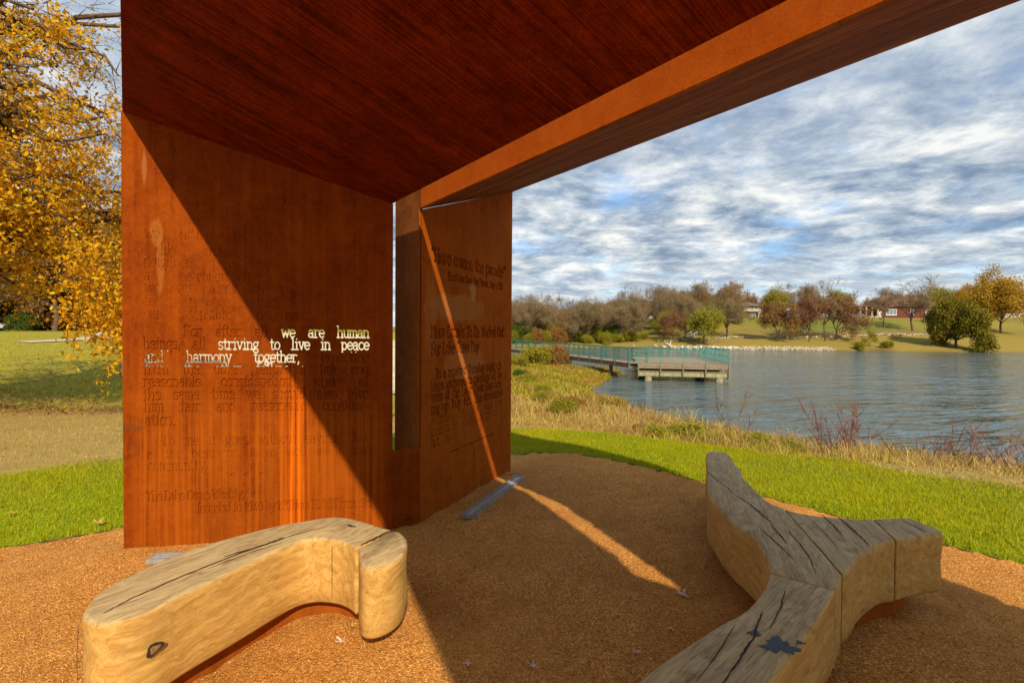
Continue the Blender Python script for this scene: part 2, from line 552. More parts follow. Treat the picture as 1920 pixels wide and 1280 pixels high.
def water_material():
    m, t, b, _ = material('lake_water')
    pos = t.n('ShaderNodeNewGeometry').outputs['Position']
    a = R(18)
    x, y, z = t.sep(pos)
    qx = t.math('ADD', t.math('MULTIPLY', x, math.cos(a)), t.math('MULTIPLY', y, math.sin(a)))
    qy = t.math('SUBTRACT', t.math('MULTIPLY', y, math.cos(a)), t.math('MULTIPLY', x, math.sin(a)))
    v = t.comb(t.math('MULTIPLY', qx, 0.30), qy, 0.0)
    n1 = t.noise(v, 1.5, 3, 0.5, 0.5)
    n2 = t.noise(v, 0.42, 3, 0.5, 0.5)
    n3 = t.noise(v, 4.5, 2, 0.5, 0.3)
    gust = t.ramp(t.noise(pos, 0.035, 3, 0.5, 0.5), [(0.35, 0.55), (0.65, 1.25)])
    h = t.math('ADD', t.math('MULTIPLY', n1, 0.75), t.math('ADD', t.math('MULTIPLY', n2, 1.5), t.math('MULTIPLY', n3, 0.10)))
    h = t.math('MULTIPLY', h, gust)
    b.inputs['Base Color'].default_value = (0.062, 0.092, 0.095, 1)
    b.inputs['Roughness'].default_value = 0.10
    b.inputs['IOR'].default_value = 1.333
    bump(t, b, h, 1.0, 0.62)
    return m


M_WATER = water_material()
M_CONC = simple('pale_concrete', (0.27, 0.225, 0.16), 0.85, 0.25, 4)
M_DECK = simple('weathered_deck', (0.25, 0.185, 0.115), 0.85, 0.25, 3)
M_BEAMPAINT = simple('pale_green_beam_paint', (0.27, 0.28, 0.14), 0.7, 0.25, 3)
M_TEAL = simple('teal_rail_paint', (0.030, 0.21, 0.175), 0.5, 0.15, 4)
M_DARKWOOD = simple('dark_timber', (0.12, 0.075, 0.045), 0.85, 0.3, 5)
M_POSTWOOD = simple('timber_post', (0.22, 0.165, 0.10), 0.85, 0.25, 5)
M_ROCK = simple('limestone', (0.40, 0.33, 0.22), 0.9, 0.4, 1.2, 0.2)
M_WHITE = simple('white_feathers', (0.85, 0.84, 0.80), 0.8, 0.08, 5)
M_ORANGE = simple('orange_bill', (0.7, 0.25, 0.03), 0.6, 0.1, 5)
M_BRICK = simple('red_brick', (0.125, 0.034, 0.024), 0.85, 0.25, 3)
M_SHINGLE = simple('brown_shingles', (0.135, 0.060, 0.042), 0.9, 0.25, 3)
M_TRIM = simple('white_trim', (0.72, 0.69, 0.62), 0.6, 0.08, 3)
M_TAN = simple('tan_siding', (0.36, 0.28, 0.19), 0.8, 0.15, 3)
M_GLASS = simple('window_glass', (0.16, 0.20, 0.24), 0.12, 0.2, 2, 0.6)
M_GREYROOF = simple('grey_shingles', (0.13, 0.105, 0.09), 0.9, 0.2, 3)
M_CAR = simple('silver_car_paint', (0.42, 0.43, 0.43), 0.3, 0.05, 2, 0.6, 0.3)
M_TYRE = simple('tyre_rubber', (0.02, 0.02, 0.02), 0.8, 0.2, 8)
M_PATH = simple('concrete_path', (0.46, 0.38, 0.27), 0.9, 0.12, 2)
M_REDLEAFLITTER = simple('red_brick_far', (0.28, 0.07, 0.045), 0.9, 0.3, 2)

# ------------------------------------------------------------------ terrain
ZW = -2.1
LAKE = np.array([(-40, 104), (-20, 97), (-6, 90), (0, 83), (1.6, 74), (2.0, 66), (3.6, 58), (5.2, 53), (9.6, 49.6), (9.9, 47.4), (8.2, 43), (6.2, 37),
                 (4.65, 31.7), (4.6, 29.1), (6.3, 25.1), (7.9, 21.9), (9.1, 19.7), (10.75, 17.4), (12.6, 16.3), (14.9, 14.8), (22, 10.5), (40, 2), (80, -15),
                 (170, -40), (190, 100), (140, 111), (111.8, 111.9), (91.4, 111), (74.4, 117), (55, 119.9), (36, 123.2), (18.6, 127.4), (0.7, 127.3), (-20, 122), (-44, 114)], float)
GRAVEL = np.array([(-3.93, 3.91), (-3.28, 4.29), (-1.7, 5.30), (-0.3, 6.45), (0.25, 6.75), (0.79, 6.766), (1.15, 6.48), (1.547, 6.113), (2.096, 5.454), (2.68, 4.714), (3.166, 4.064),
                   (3.578, 3.538), (4.3, 2.4), (4.7, 0.5), (4.4, -4), (-4.5, -4), (-5.4, 1.0), (-4.9, 3.0)], float)


def sdist(poly, X, Y):
    """distance to a polygon outline, negative inside"""
    P = np.stack([X.ravel(), Y.ravel()], 1)
    d = np.full(len(P), 1e9)
    inside = np.zeros(len(P), bool)
    n = len(poly)
    for i in range(n):
        a, b = poly[i], poly[(i + 1) % n]
        ab = b - a
        t = np.clip(((P - a) @ ab) / (ab @ ab), 0, 1)
        d = np.minimum(d, np.hypot(P[:, 0] - a[0] - t * ab[0], P[:, 1] - a[1] - t * ab[1]))
        c = (a[1] > P[:, 1]) != (b[1] > P[:, 1])
        with np.errstate(divide='ignore', invalid='ignore'):
            xi = a[0] + (P[:, 1] - a[1]) * ab[0] / (ab[1] if ab[1] else 1e-9)
        inside ^= c & (P[:, 0] < xi)
    return np.where(inside, -d, d).reshape(X.shape)


def sstep(a, b, x):
    t = np.clip((x - a) / (b - a), 0, 1)
    return t * t * (3 - 2 * t)


def wob(X, Y, s, ph=0.0):
    return (np.sin(X * s + 1.3 + ph) * np.cos(Y * s * 1.17 + ph * 2.1) + 0.5 * np.sin(X * s * 2.3 + Y * s * 1.9 + ph) + 0.25 * np.sin(Y * s * 4.7 - X * s * 3.1 + ph)) / 1.75


def gravel_h(X, Y):
    return -0.034 * np.clip(-(X + 0.9), 0, 6) + 0.010 * wob(X, Y, 2.2)


def ground_h(X, Y):
    X = np.asarray(X, float); Y = np.asarray(Y, float)
    sd = sdist(LAKE, X, Y)
    sg = sdist(GRAVEL, X, Y)
    left = np.interp(Y, [-50, 5, 8, 10, 12.5, 15, 25, 40, 60, 100, 300], [0, -.04, -.08, -.2, -.40, -.18, .25, .80, 1.25, 1.8, 4])
    lakeside = np.interp(Y, [-50, 6, 9, 14, 25, 45, 70, 100, 300], [0, 0, -.15, -.6, -1.0, -1.0, -.75, -.9, 1.0])
    f = sstep(-22, -4, X - np.clip(Y - 12, 0, 60) * 0.0)
    land = left * (1 - f) + lakeside * f + 0.05 * wob(X, Y, .5) * sstep(1.0, 5.0, sg)
    k = np.clip(sd / 12.5, 0, 1) ** 1.3
    near = ZW - 0.05 + (land - ZW + 0.05) * k
    hill = np.interp(sd, [0, 3, 15, 30, 45, 60, 250], [-2.15, -1.5, .6, 2.9, 5.9, 7.4, 10])
    low = np.interp(sd, [0, 4, 30, 100, 300], [-2.15, -1.3, .3, 2, 5])
    fx = sstep(25, 60, X)
    far = hill * fx + low * (1 - fx) + 0.15 * wob(X, Y, .12)
    isfar = sstep(100, 112, Y + 0.1 * X) * (X > -60)
    h = near * (1 - isfar) + far * isfar
    gh = -0.034 * np.clip(-(X + 0.9), 0, 3)
    w = 1 - sstep(0.0, 1.4, sg)
    h = h * (1 - w) + gh * w
    h = np.where(sg < 0.02, h - 0.06, h)
    return np.where(sd < 0, ZW - 0.08 - np.minimum(-sd * 0.35, 1.6), h)


def hz(x, y):
    return float(ground_h(np.array([x]), np.array([y]))[0])


def axis(lo, a, b, hi, step, g):
    L = list(np.arange(a, b + 1e-6, step))
    s = step
    while L[-1] < hi:
        s = min(s * g, 7); L.append(L[-1] + s)
    s = step
    while L[0] > lo:
        s = min(s * g, 7); L.insert(0, L[0] - s)
    return np.array(L)


def build_terrain():
    xs = axis(-170, -7, 15, 300, 0.22, 1.06)
    ys = axis(-40, -1, 22, 380, 0.22, 1.045)
    X, Y = np.meshgrid(xs, ys)
    Z = ground_h(X, Y)
    sd = sdist(LAKE, X, Y); sg = sdist(GRAVEL, X, Y)
    nx, ny = len(xs), len(ys)
    V = np.stack([X, Y, Z], -1).reshape(-1, 3)
    I = np.arange(nx * ny).reshape(ny, nx)
    F = np.stack([I[:-1, :-1], I[:-1, 1:], I[1:, 1:], I[1:, :-1]], -1).reshape(-1, 4)
    me = mesh_np('meadow', V, F, M_GROUND, True)
    c = np.zeros((ny, nx, 4)); c[..., 3] = 1
    def put(mask, rgb):
        for i in range(3):
            c[..., i] = c[..., i] * (1 - mask) + rgb[i] * mask
    put(np.ones_like(Z), (0.30, 0.265, 0.028))                                   # olive lawn
    put(sstep(16, 12.8, Y) * (sg > 0), (0.33, 0.225, 0.065))                     # straw band up to the ditch
    put(np.exp(-((Y - 12.9) / .7) ** 2) * (X < 0), (0.11, 0.07, 0.025))          # leaf-filled ditch
    lakeside = (1 - sstep(6, 10, sd)) * sstep(-3, 0, X) * (1 - sstep(95, 105, Y))
    put(lakeside, (0.26, 0.165, 0.05))
    put((1 - sstep(2.0, 2.7, sg + .15 * wob(X, Y, 2.5))), (0.20, 0.24, 0.004))  # turf round the gravel
    far = sstep(100, 112, Y + .1 * X)
    put(far, (0.25, 0.185, 0.035))
    put(far * sstep(18, 30, sd) * (0.5 + 0.5 * wob(X, Y, .07)), (0.13, 0.155, 0.018))
    put(far * np.exp(-((sd - 33) / 5.0) ** 2) * sstep(75, 90, X) * sstep(112, 100, X), (0.075, 0.14, 0.012))
    put(far * np.exp(-((sd - 26) / 4.0) ** 2) * sstep(40, 55, X) * sstep(125, 110, X) * .6, (0.17, 0.11, 0.045))
    put((sd < 0.4) * 1.0, (0.10, 0.075, 0.03))
    a = me.color_attributes.new('zone', 'FLOAT_COLOR', 'POINT')
    a.data.foreach_set('color', c.reshape(-1).astype(np.float32))
    return obj('meadow', me, kind='structure')


build_terrain()


def build_gravel():
    xs = np.arange(-5.5, 4.9, 0.07); ys = np.arange(-4.1, 7.0, 0.07)
    X, Y = np.meshgrid(xs, ys)
    S = sdist(GRAVEL, X, Y)
    # snap the outermost ring to the outline
    Z = gravel_h(X, Y) + 0.006 * rng.standard_normal(X.shape)
    nx, ny = len(xs), len(ys)
    I = np.arange(nx * ny).reshape(ny, nx)
    F = np.stack([I[:-1, :-1], I[:-1, 1:], I[1:, 1:], I[1:, :-1]], -1).reshape(-1, 4)
    keep = (S.reshape(-1)[F] < 0.0).any(1)
    V = np.stack([X, Y, Z], -1).reshape(-1, 3)
    # pull the outermost ring onto the outline so the edge runs clean
    outer = np.nonzero((S.reshape(-1) > 0) & (S.reshape(-1) < 0.12))[0]
    best = np.full(len(outer), 1e9); bx = V[outer, 0].copy(); by = V[outer, 1].copy()
    ox, oy = bx.copy(), by.copy()
    for i in range(len(GRAVEL)):
        a, b = GRAVEL[i], GRAVEL[(i + 1) % len(GRAVEL)]
        ab = b - a
        tt = np.clip(((ox - a[0]) * ab[0] + (oy - a[1]) * ab[1]) / (ab @ ab), 0, 1)
        qx, qy = a[0] + tt * ab[0], a[1] + tt * ab[1]
        d = np.hypot(ox - qx, oy - qy)
        m = d < best
        best[m] = d[m]; bx[m] = qx[m]; by[m] = qy[m]
    V[outer, 0] = bx; V[outer, 1] = by
    F = F[keep]
    used, inv = np.unique(F, return_inverse=True)
    me = mesh_np('gravel_pad', V[used], inv.reshape(F.shape), M_GRAVEL, True)
    return obj('gravel_pad', me, kind='structure')


build_gravel()

# lake
wm = MB()
wm.add([(-60, -60, ZW), (220, -60, ZW), (220, 150, ZW), (-60, 150, ZW)], [(0, 1, 2, 3)])
wm.build('lake', M_WATER, kind='structure')

# edging strip between gravel and turf: thin buried steel band
def edging():
    e = MB()
    n = len(GRAVEL)
    for i in range(0, 13):
        a, b = GRAVEL[i], GRAVEL[(i + 1) % n]
        za, zb = float(gravel_h(np.array(a[0]), np.array(a[1]))), float(gravel_h(np.array(b[0]), np.array(b[1])))
        e.bar((a[0], a[1], za - .052), (b[0], b[1], zb - .052), 0.006, 0.11)
    o = e.build('garden_edging', simple('buried_edging', (0.055, 0.035, 0.018), 0.9, 0.3, 8))
    tag(o, 'thin rusty steel edging strip between gravel and green turf', 'edging')


edging()
# ------------------------------------------------------------------ lettering: a stroke alphabet cut into steel
def arc(cx, cy, rx, ry, a0, a1, n=9):
    return [(cx + rx * math.cos(R(a0 + (a1 - a0) * i / n)), cy + ry * math.sin(R(a0 + (a1 - a0) * i / n))) for i in range(n + 1)]


def full(cx, cy, rx, ry):
    return arc(cx, cy, rx, ry, 0, 360, 14)


ARCH = arc(1.9, 3.3, 1.25, 1.5, 180, 0)
G = {
    'a': (3.7, [full(1.5, 1.45, 1.25, 1.4), [(2.8, 0)] + [(2.8, 3.5)] + arc(1.6, 3.5, 1.2, 1.4, 0, 160), [(2.8, 0), (3.5, 0)]]),
    'b': (3.8, [[(.6, 0), (.6, 7.5)], [(0, 7.5), (.6, 7.5)], full(1.95, 2.45, 1.35, 2.4)]),
    'c': (3.5, [arc(1.9, 2.5, 1.6, 2.45, 45, 315, 12)]),
    'd': (3.9, [[(3, 0), (3, 7.5)], [(2.3, 7.5), (3, 7.5)], [(3, 0), (3.6, 0)], full(1.65, 2.45, 1.35, 2.4)]),
    'e': (3.6, [arc(1.8, 2.5, 1.6, 2.45, 5, 315, 13), [(.3, 2.6), (3.4, 2.6)]]),
    'f': (2.8, [[(1.2, 0), (1.2, 6)] + arc(2.2, 6, 1.0, 1.5, 180, 50, 6), [(.2, 4.8), (2.5, 4.8)], [(.3, 0), (2.2, 0)]]),
    'g': (3.7, [full(1.6, 3.3, 1.3, 1.6), [(2.6, 4.6), (3.5, 4.9)], [(.9, 1.9), (.6, .9), (2.4, .4)], full(1.7, -.9, 1.5, 1.2)]),
    'h': (4.0, [[(.6, 0), (.6, 7.5)], [(0, 7.5), (.6, 7.5)], ARCH + [(3.15, 0)], [(0, 0), (1.3, 0)], [(2.5, 0), (3.8, 0)]]),
    'i': (2.4, [[(1.2, 0), (1.2, 4.9), (.3, 4.9)], [(.2, 0), (2.2, 0)], [(1.15, 6.8), (1.25, 6.9)]]),
    'j': (2.2, [[(.6, 4.9), (1.4, 4.9), (1.4, -1.2)] + arc(.6, -1.2, .8, 1.0, 0, -120, 5), [(1.35, 6.8), (1.45, 6.9)]]),
    'k': (3.8, [[(.6, 0), (.6, 7.5)], [(0, 7.5), (.6, 7.5)], [(.6, 2.2), (3.2, 4.9)], [(1.5, 3.1), (3.5, 0)]]),
    'l': (2.3, [[(1.1, 0), (1.1, 7.5), (.2, 7.5)], [(.1, 0), (2.1, 0)]]),
    'm': (5.4, [[(.6, 0), (.6, 4.9), (0, 4.9)], arc(1.6, 3.6, 1, 1.25, 180, 0, 7) + [(2.6, 0)], arc(3.6, 3.6, 1, 1.25, 180, 0, 7) + [(4.6, 0)], [(0, 0), (1.2, 0)], [(2.1, 0), (3.1, 0)], [(4.1, 0), (5.2, 0)]]),
    'n': (4.0, [[(.6, 0), (.6, 4.9), (0, 4.9)], ARCH + [(3.15, 0)], [(0, 0), (1.3, 0)], [(2.5, 0), (3.8, 0)]]),
    'o': (3.7, [full(1.8, 2.45, 1.55, 2.4)]),
    'p': (3.9, [[(.6, -2.3), (.6, 4.9), (0, 4.9)], full(1.95, 2.45, 1.35, 2.4), [(0, -2.3), (1.4, -2.3)]]),
    'q': (3.9, [[(3, -2.3), (3, 4.9)], full(1.65, 2.45, 1.35, 2.4)]),
    'r': (3.2, [[(.8, 0), (.8, 4.9), (0, 4.9)], arc(2.1, 3.4, 1.3, 1.4, 180, 45, 6), [(0, 0), (1.9, 0)]]),
    's': (3.2, [arc(1.55, 3.7, 1.25, 1.2, 35, 270, 9) + arc(1.55, 1.25, 1.35, 1.25, 90, -150, 9)]),
    't': (2.8, [[(1.1, 6.6), (1.1, 1.2)] + arc(1.95, 1.1, .85, 1.1, 180, 330, 6), [(.1, 4.8), (2.4, 4.8)]]),
    'u': (3.9, [[(0, 4.9), (.6, 4.9), (.6, 1.5)] + arc(1.8, 1.5, 1.2, 1.5, 180, 360, 8), [(2.4, 4.9), (3, 4.9), (3, 0), (3.6, 0)]]),
    'v': (3.7, [[(.4, 4.9), (1.8, 0), (3.2, 4.9)], [(-.1, 4.9), (1, 4.9)], [(2.6, 4.9), (3.7, 4.9)]]),
    'w': (5.2, [[(.3, 4.9), (1.4, 0), (2.5, 4.2), (3.6, 0), (4.7, 4.9)], [(-.1, 4.9), (.9, 4.9)], [(4.1, 4.9), (5.1, 4.9)]]),
    'x': (3.6, [[(.2, 4.9), (3.3, 0)], [(3.2, 4.9), (.2, 0)]]),
    'y': (3.7, [[(.4, 4.9), (1.9, .2)], [(3.3, 4.9), (1.4, -1.9), (.4, -2.2)], [(-.1, 4.9), (1, 4.9)], [(2.7, 4.9), (3.7, 4.9)]]),
    'z': (3.4, [[(.3, 4.9), (3, 4.9), (.3, 0), (3.1, 0)]]),
    'B': (4.6, [[(.8, 0), (.8, 7)], [(.1, 7), (2.4, 7)] + arc(2.4, 5.3, 1.4, 1.7, 90, -90, 6) + [(.8, 3.6)], arc(2.5, 1.8, 1.6, 1.8, 90, -90, 6) + [(.1, 0)]]),
    'C': (4.6, [arc(2.3, 3.5, 2.0, 3.5, 40, 320, 12)]),
    'D': (4.8, [[(.8, 0), (.8, 7)], [(.1, 7), (1.8, 7)] + arc(1.8, 3.5, 2.4, 3.5, 90, -90, 9) + [(.1, 0)]]),
    'F': (4.3, [[(.9, 0), (.9, 7)], [(.1, 7), (3.8, 7), (3.8, 5.8)], [(.9, 3.6), (2.9, 3.6)], [(.1, 0), (2, 0)]]),
    'H': (5.0, [[(.8, 0), (.8, 7)], [(4, 0), (4, 7)], [(.8, 3.6), (4, 3.6)], [(.1, 0), (1.6, 0)], [(3.2, 0), (4.7, 0)], [(.1, 7), (1.6, 7)], [(3.2, 7), (4.7, 7)]]),
    'I': (2.6, [[(1.2, 0), (1.2, 7)], [(.2, 0), (2.2, 0)], [(.2, 7), (2.2, 7)]]),
    'J': (3.2, [[(2.2, 7), (2.2, 1.5)] + arc(1.2, 1.5, 1, 1.5, 0, -150, 6), [(1.3, 7), (3, 7)]]),
    'L': (4.2, [[(.9, 7), (.9, 0)], [(.1, 0), (3.7, 0), (3.7, 1.5)], [(.1, 7), (1.8, 7)]]),
    'M': (5.6, [[(.8, 0), (.8, 7), (2.7, 1.5), (4.6, 7), (4.6, 0)], [(.1, 0), (1.5, 0)], [(3.9, 0), (5.3, 0)]]),
    'O': (4.8, [full(2.3, 3.5, 2.0, 3.4)]),
    'P': (4.4, [[(.8, 0), (.8, 7)], [(.1, 7), (2.4, 7)] + arc(2.4, 5.2, 1.5, 1.8, 90, -90, 7) + [(.8, 3.4)], [(.1, 0), (1.8, 0)]]),
    'S': (4.0, [arc(1.9, 5.2, 1.5, 1.7, 30, 270, 9) + arc(1.9, 1.75, 1.6, 1.75, 90, -150, 9)]),
    'T': (4.6, [[(2.2, 0), (2.2, 7)], [(.3, 5.7), (.3, 7), (4.1, 7), (4.1, 5.7)], [(1.2, 0), (3.2, 0)]]),
    'W': (6.2, [[(.5, 7), (1.8, 0), (3, 5.6), (4.2, 0), (5.5, 7)], [(0, 7), (1.2, 7)], [(4.8, 7), (6, 7)]]),
    '0': (3.8, [full(1.8, 3.5, 1.5, 3.4)]),
    '1': (2.8, [[(.4, 5.8), (1.4, 7), (1.4, 0)], [(.4, 0), (2.4, 0)]]),
    '4': (3.9, [[(2.6, 0), (2.6, 7), (.2, 2), (3.6, 2)]]),
    '5': (3.8, [[(3.2, 7), (.7, 7), (.6, 4)] + arc(1.7, 2.2, 1.6, 2.2, 120, -150, 9)]),
    '9': (3.8, [full(1.8, 5.0, 1.4, 2.0), [(3.2, 5.0), (2.8, 1.8), (1.4, 0)]]),
    ',': (1.9, [[(.9, .3), (1, -.1), (.5, -1.4)]]),
    '.': (1.9, [[(.9, .2), (1, .25)]]),
    '!': (2.0, [[(1, 7.2), (1, 2.2)], [(1, .2), (1, .3)]]),
    '-': (2.8, [[(.4, 2.5), (2.2, 2.5)]]),
    '"': (2.4, [[(.6, 7.4), (.5, 5.6)], [(1.6, 7.4), (1.5, 5.6)]]),
    '*': (3.0, [[(1.4, .6), (1.5, .7)]]),
}


def layout(text, x0, y0, unit, x1=None, fit='space', slant=0.0):
    """strokes of a line of text in metres"""
    nat = sum(G[c][0] if c != ' ' else 2.6 for c in text) * unit
    sx = 1.0
    sp = 2.6 * unit
    if x1 is not None:
        if fit == 'space' and ' ' in text:
            sp = max(1.6 * unit, sp + (x1 - x0 - nat) / text.count(' '))
            tot = sum(G[c][0] * unit if c != ' ' else sp for c in text)
            sx = min(1.0, (x1 - x0) / tot)
        else:
            sx = (x1 - x0) / nat
    out = []
    x = x0
    for c in text:
        if c == ' ':
            x += sp * sx
            continue
        w, st = G[c]
        for s in st:
            out.append([(x + (px * unit + slant * py * unit) * sx, y0 + py * unit) for px, py in s])
        x += w * unit * sx
    return out


def cut_sheet(rects, lines, cell, org, ax, nrm, depth, outer):
    """steel skin with the strokes cut out of it.
    lines: list of (strokes, half width). rects: (s0,s1,z0,z1) region that is gridded. outer: list of polygons (s,z) round it."""
    s0, s1, z0, z1 = rects
    nx, nz = int(round((s1 - s0) / cell)), int(round((z1 - z0) / cell))
    gx = np.linspace(s0, s1, nx + 1); gz = np.linspace(z0, z1, nz + 1)
    f = np.full((nz + 1, nx + 1), 0.05)
    for strokes, hw in lines:
        for st in strokes:
            for (ax_, ay_), (bx_, by_) in zip(st[:-1], st[1:]):
                m = hw + 2.5 * cell
                i0 = max(0, int((min(ax_, bx_) - m - s0) / cell)); i1 = min(nx, int((max(ax_, bx_) + m - s0) / cell) + 1)
                j0 = max(0, int((min(ay_, by_) - m - z0) / cell)); j1 = min(nz, int((max(ay_, by_) + m - z0) / cell) + 1)
                if i1 <= i0 or j1 <= j0:
                    continue
                X, Y = np.meshgrid(gx[i0:i1 + 1], gz[j0:j1 + 1])
                dx, dy = bx_ - ax_, by_ - ay_
                L2 = dx * dx + dy * dy + 1e-12
                t = np.clip(((X - ax_) * dx + (Y - ay_) * dy) / L2, 0, 1)
                d = np.hypot(X - ax_ - t * dx, Y - ay_ - t * dy) - hw
                f[j0:j1 + 1, i0:i1 + 1] = np.minimum(f[j0:j1 + 1, i0:i1 + 1], d)
    pos = f > 0
    cnt = pos[:-1, :-1].astype(int) + pos[:-1, 1:] + pos[1:, 1:] + pos[1:, :-1]
    V, F = [], []
    o, a, n = Vector(org), Vector(ax), Vector(nrm)
    def P(s, z, back=0.0):
        q = o + a * s - n * back
        return (q.x, q.y, z)
    def face(pts):
        b = len(V)
        V.extend(pts)
        F.append(tuple(range(b, b + len(pts))))
    for j in range(nz):
        row = cnt[j] == 4
        i = 0
        while i < nx:
            if row[i]:
                k = i
                while k < nx and row[k]:
                    k += 1
                face([P(gx[i], gz[j]), P(gx[k], gz[j]), P(gx[k], gz[j + 1]), P(gx[i], gz[j + 1])])
                i = k
            else:
                i += 1
    jj, ii = np.nonzero((cnt > 0) & (cnt < 4))
    for j, i in zip(jj.tolist(), ii.tolist()):
        c = [(gx[i], gz[j], f[j, i]), (gx[i + 1], gz[j], f[j, i + 1]), (gx[i + 1], gz[j + 1], f[j + 1, i + 1]), (gx[i], gz[j + 1], f[j + 1, i])]
        poly, cross = [], []
        for k in range(4):
            p, q = c[k], c[(k + 1) % 4]
            if p[2] > 0:
                poly.append((p[0], p[1]))
            if (p[2] > 0) != (q[2] > 0):
                t = p[2] / (p[2] - q[2])
                x = (p[0] + (q[0] - p[0]) * t, p[1] + (q[1] - p[1]) * t)
                poly.append(x)
                cross.append((x, p[2] > 0))
        if len(poly) >= 3:
            face([P(*p) for p in poly])
        outs = [x for x, leaving in cross if leaving]
        ins = [x for x, leaving in cross if not leaving]
        if len(outs) == 1:
            p, q = outs[0], ins[0]
            face([P(*p), P(*p, depth), P(*q, depth), P(*q)])
        else:
            for p in outs:
                q = min(ins, key=lambda r: (r[0] - p[0]) ** 2 + (r[1] - p[1]) ** 2)
                face([P(*p), P(*p, depth), P(*q, depth), P(*q)])
    for poly in outer:
        face([P(*p) for p in poly])
    return V, F


# ------------------------------------------------------------------ the pavilion
T0 = Vector((-2.93, 3.863, 3.230)); T1 = Vector((-0.965, 4.104, 2.614)); T2 = Vector((-0.760, 4.239, 2.605)); T3 = Vector((-0.007, 5.931, 3.210))
P2L = Vector((-0.755, 4.250, 0)); P2R = Vector((-0.007, 5.930, 0))
BHv, PHv = Vector(BH), Vector(PH)
pav = thing('steel_pavilion', 'rust coloured folded steel pavilion with cut lettering and slotted roof', 'pavilion', (0, 0, 0))
L1 = (W1R - W1L).length                       # 1.997

TXT = []
U = 0.0118
HW = 0.0062
def row(t, x0, z, x1=None, u=U, hw=HW, fit='space'):
    TXT.append((layout(t, x0, z, u, x1, fit), hw))
row('we should', .163, 2.290, 0.62, hw=.0017)
row('like our', .267, 2.167, 0.72, hw=.0017)
row('neighbors,', .154, 2.071, hw=.0017)
row('a neighborhood', .154, 1.971, 0.92, hw=.0017)
row('we get along in', .160, 1.882, 1.02, hw=.0017)
row('for respect from', .153, 1.777, 1.14, hw=.0017)
row('our sensible neighbors.', .152, 1.680, 1.36, hw=.0017)
row('For after all we are human', .435, 1.545, 1.815, hw=.0057)
row('beings, all striving to live in peace', .150, 1.449, 1.815, hw=.0057)
row('and harmony together, expecting', .150, 1.350, 1.815, hw=.0057)
row('from the other fellow a fair and', .150, 1.257, 1.815)
row('reasonable consideration, while at', .150, 1.161, 1.815)
row('the same time we should also give', .150, 1.062, 1.815)
row('him fair and reasonable consider-', .155, 0.970, 1.815)
row('ation.', .159, 0.868)
row('To me it goes without saying, that', .270, 0.712, 1.815, hw=.0018)
row('is the best for us as well as a good', .165, 0.614, 1.84, u=.0112, hw=.0018)
row('community.', .172, 0.520, hw=.0018)
for k in range(3):
    TXT.append(([[(.78 + .107 * k, .475), (.785 + .107 * k, .475)]], .013))
row('The Lake Como Weekly,', .163, 0.290, .876, u=.0098)
row('founded in 1940 by William H. Wilburn, Sr.', .525, 0.188, 1.84, u=.0098)
zt = lambda s: T0.z + (T1.z - T0.z) * (s / L1)
r1 = (0.12, 1.90, 0.12, 2.44)
V, F = cut_sheet(r1, TXT, 0.0042, W1L, A1, N1, 0.0085,
                 [[(0, -.35), (L1, -.35), (L1, .12), (0, .12)], [(0, .12), (.12, .12), (.12, 2.44), (0, 2.44)], [(1.90, .12), (L1, .12), (L1, 2.44), (1.90, 2.44)],
                  [(0, 2.44), (L1, 2.44), (L1, zt(L1)), (0, zt(0))]])
obj('wall_panel', mesh_np('wall_panel', V, F, M_WALL), pav)


def backing(org, ax, nrm, polys, d0, d1, name, mat):
    b = MB()
    o, a, n = Vector(org), Vector(ax), Vector(nrm)
    for poly in polys:
        pts = [o + a * s - n * d0 + Vector((0, 0, z)) for s, z in poly]
        pts = [Vector((p.x, p.y, z)) for p, (s, z) in zip(pts, poly)]
        vs = pts + [p - n * (d1 - d0) for p in pts]
        k = len(poly)
        b.add(vs, [tuple(range(k)), tuple(reversed(range(k, 2 * k)))] + [((i + 1) % k, i, k + i, k + (i + 1) % k) for i in range(k)])
    return b.build(name, mat, pav)


e = 0.001
wins = [(.135, .318, 1.314, 1.4405), (.425, 1.305, 1.314, 1.4405), (.660, 1.835, 1.426, 1.536), (1.110, 1.835, 1.516, 1.640)]      # openings behind the lines that are cut right through
zb_ = sorted({1.314, 1.426, 1.4405, 1.516, 1.536, 1.640})
polys = [[(0, -.35), (L1, -.35), (L1, zb_[0]), (0, zb_[0])], [(0, zb_[-1]), (L1, zb_[-1]), (L1, zt(L1) - .004), (0, zt(0) - .004)]]
for za, zc in zip(zb_[:-1], zb_[1:]):
    lo = 0.0
    for w0, w1 in sorted((w[0], w[1]) for w in wins if w[2] <= za + 1e-6 and w[3] >= zc - 1e-6):
        if w0 > lo:
            polys.append([(lo, za), (w0, za), (w0, zc), (lo, zc)])
        lo = max(lo, w1)
    polys.append([(lo, za), (L1, za), (L1, zc), (lo, zc)])
backing(W1L, A1, N1, polys, 0.008, 0.015, 'backing_plate', M_WALL)

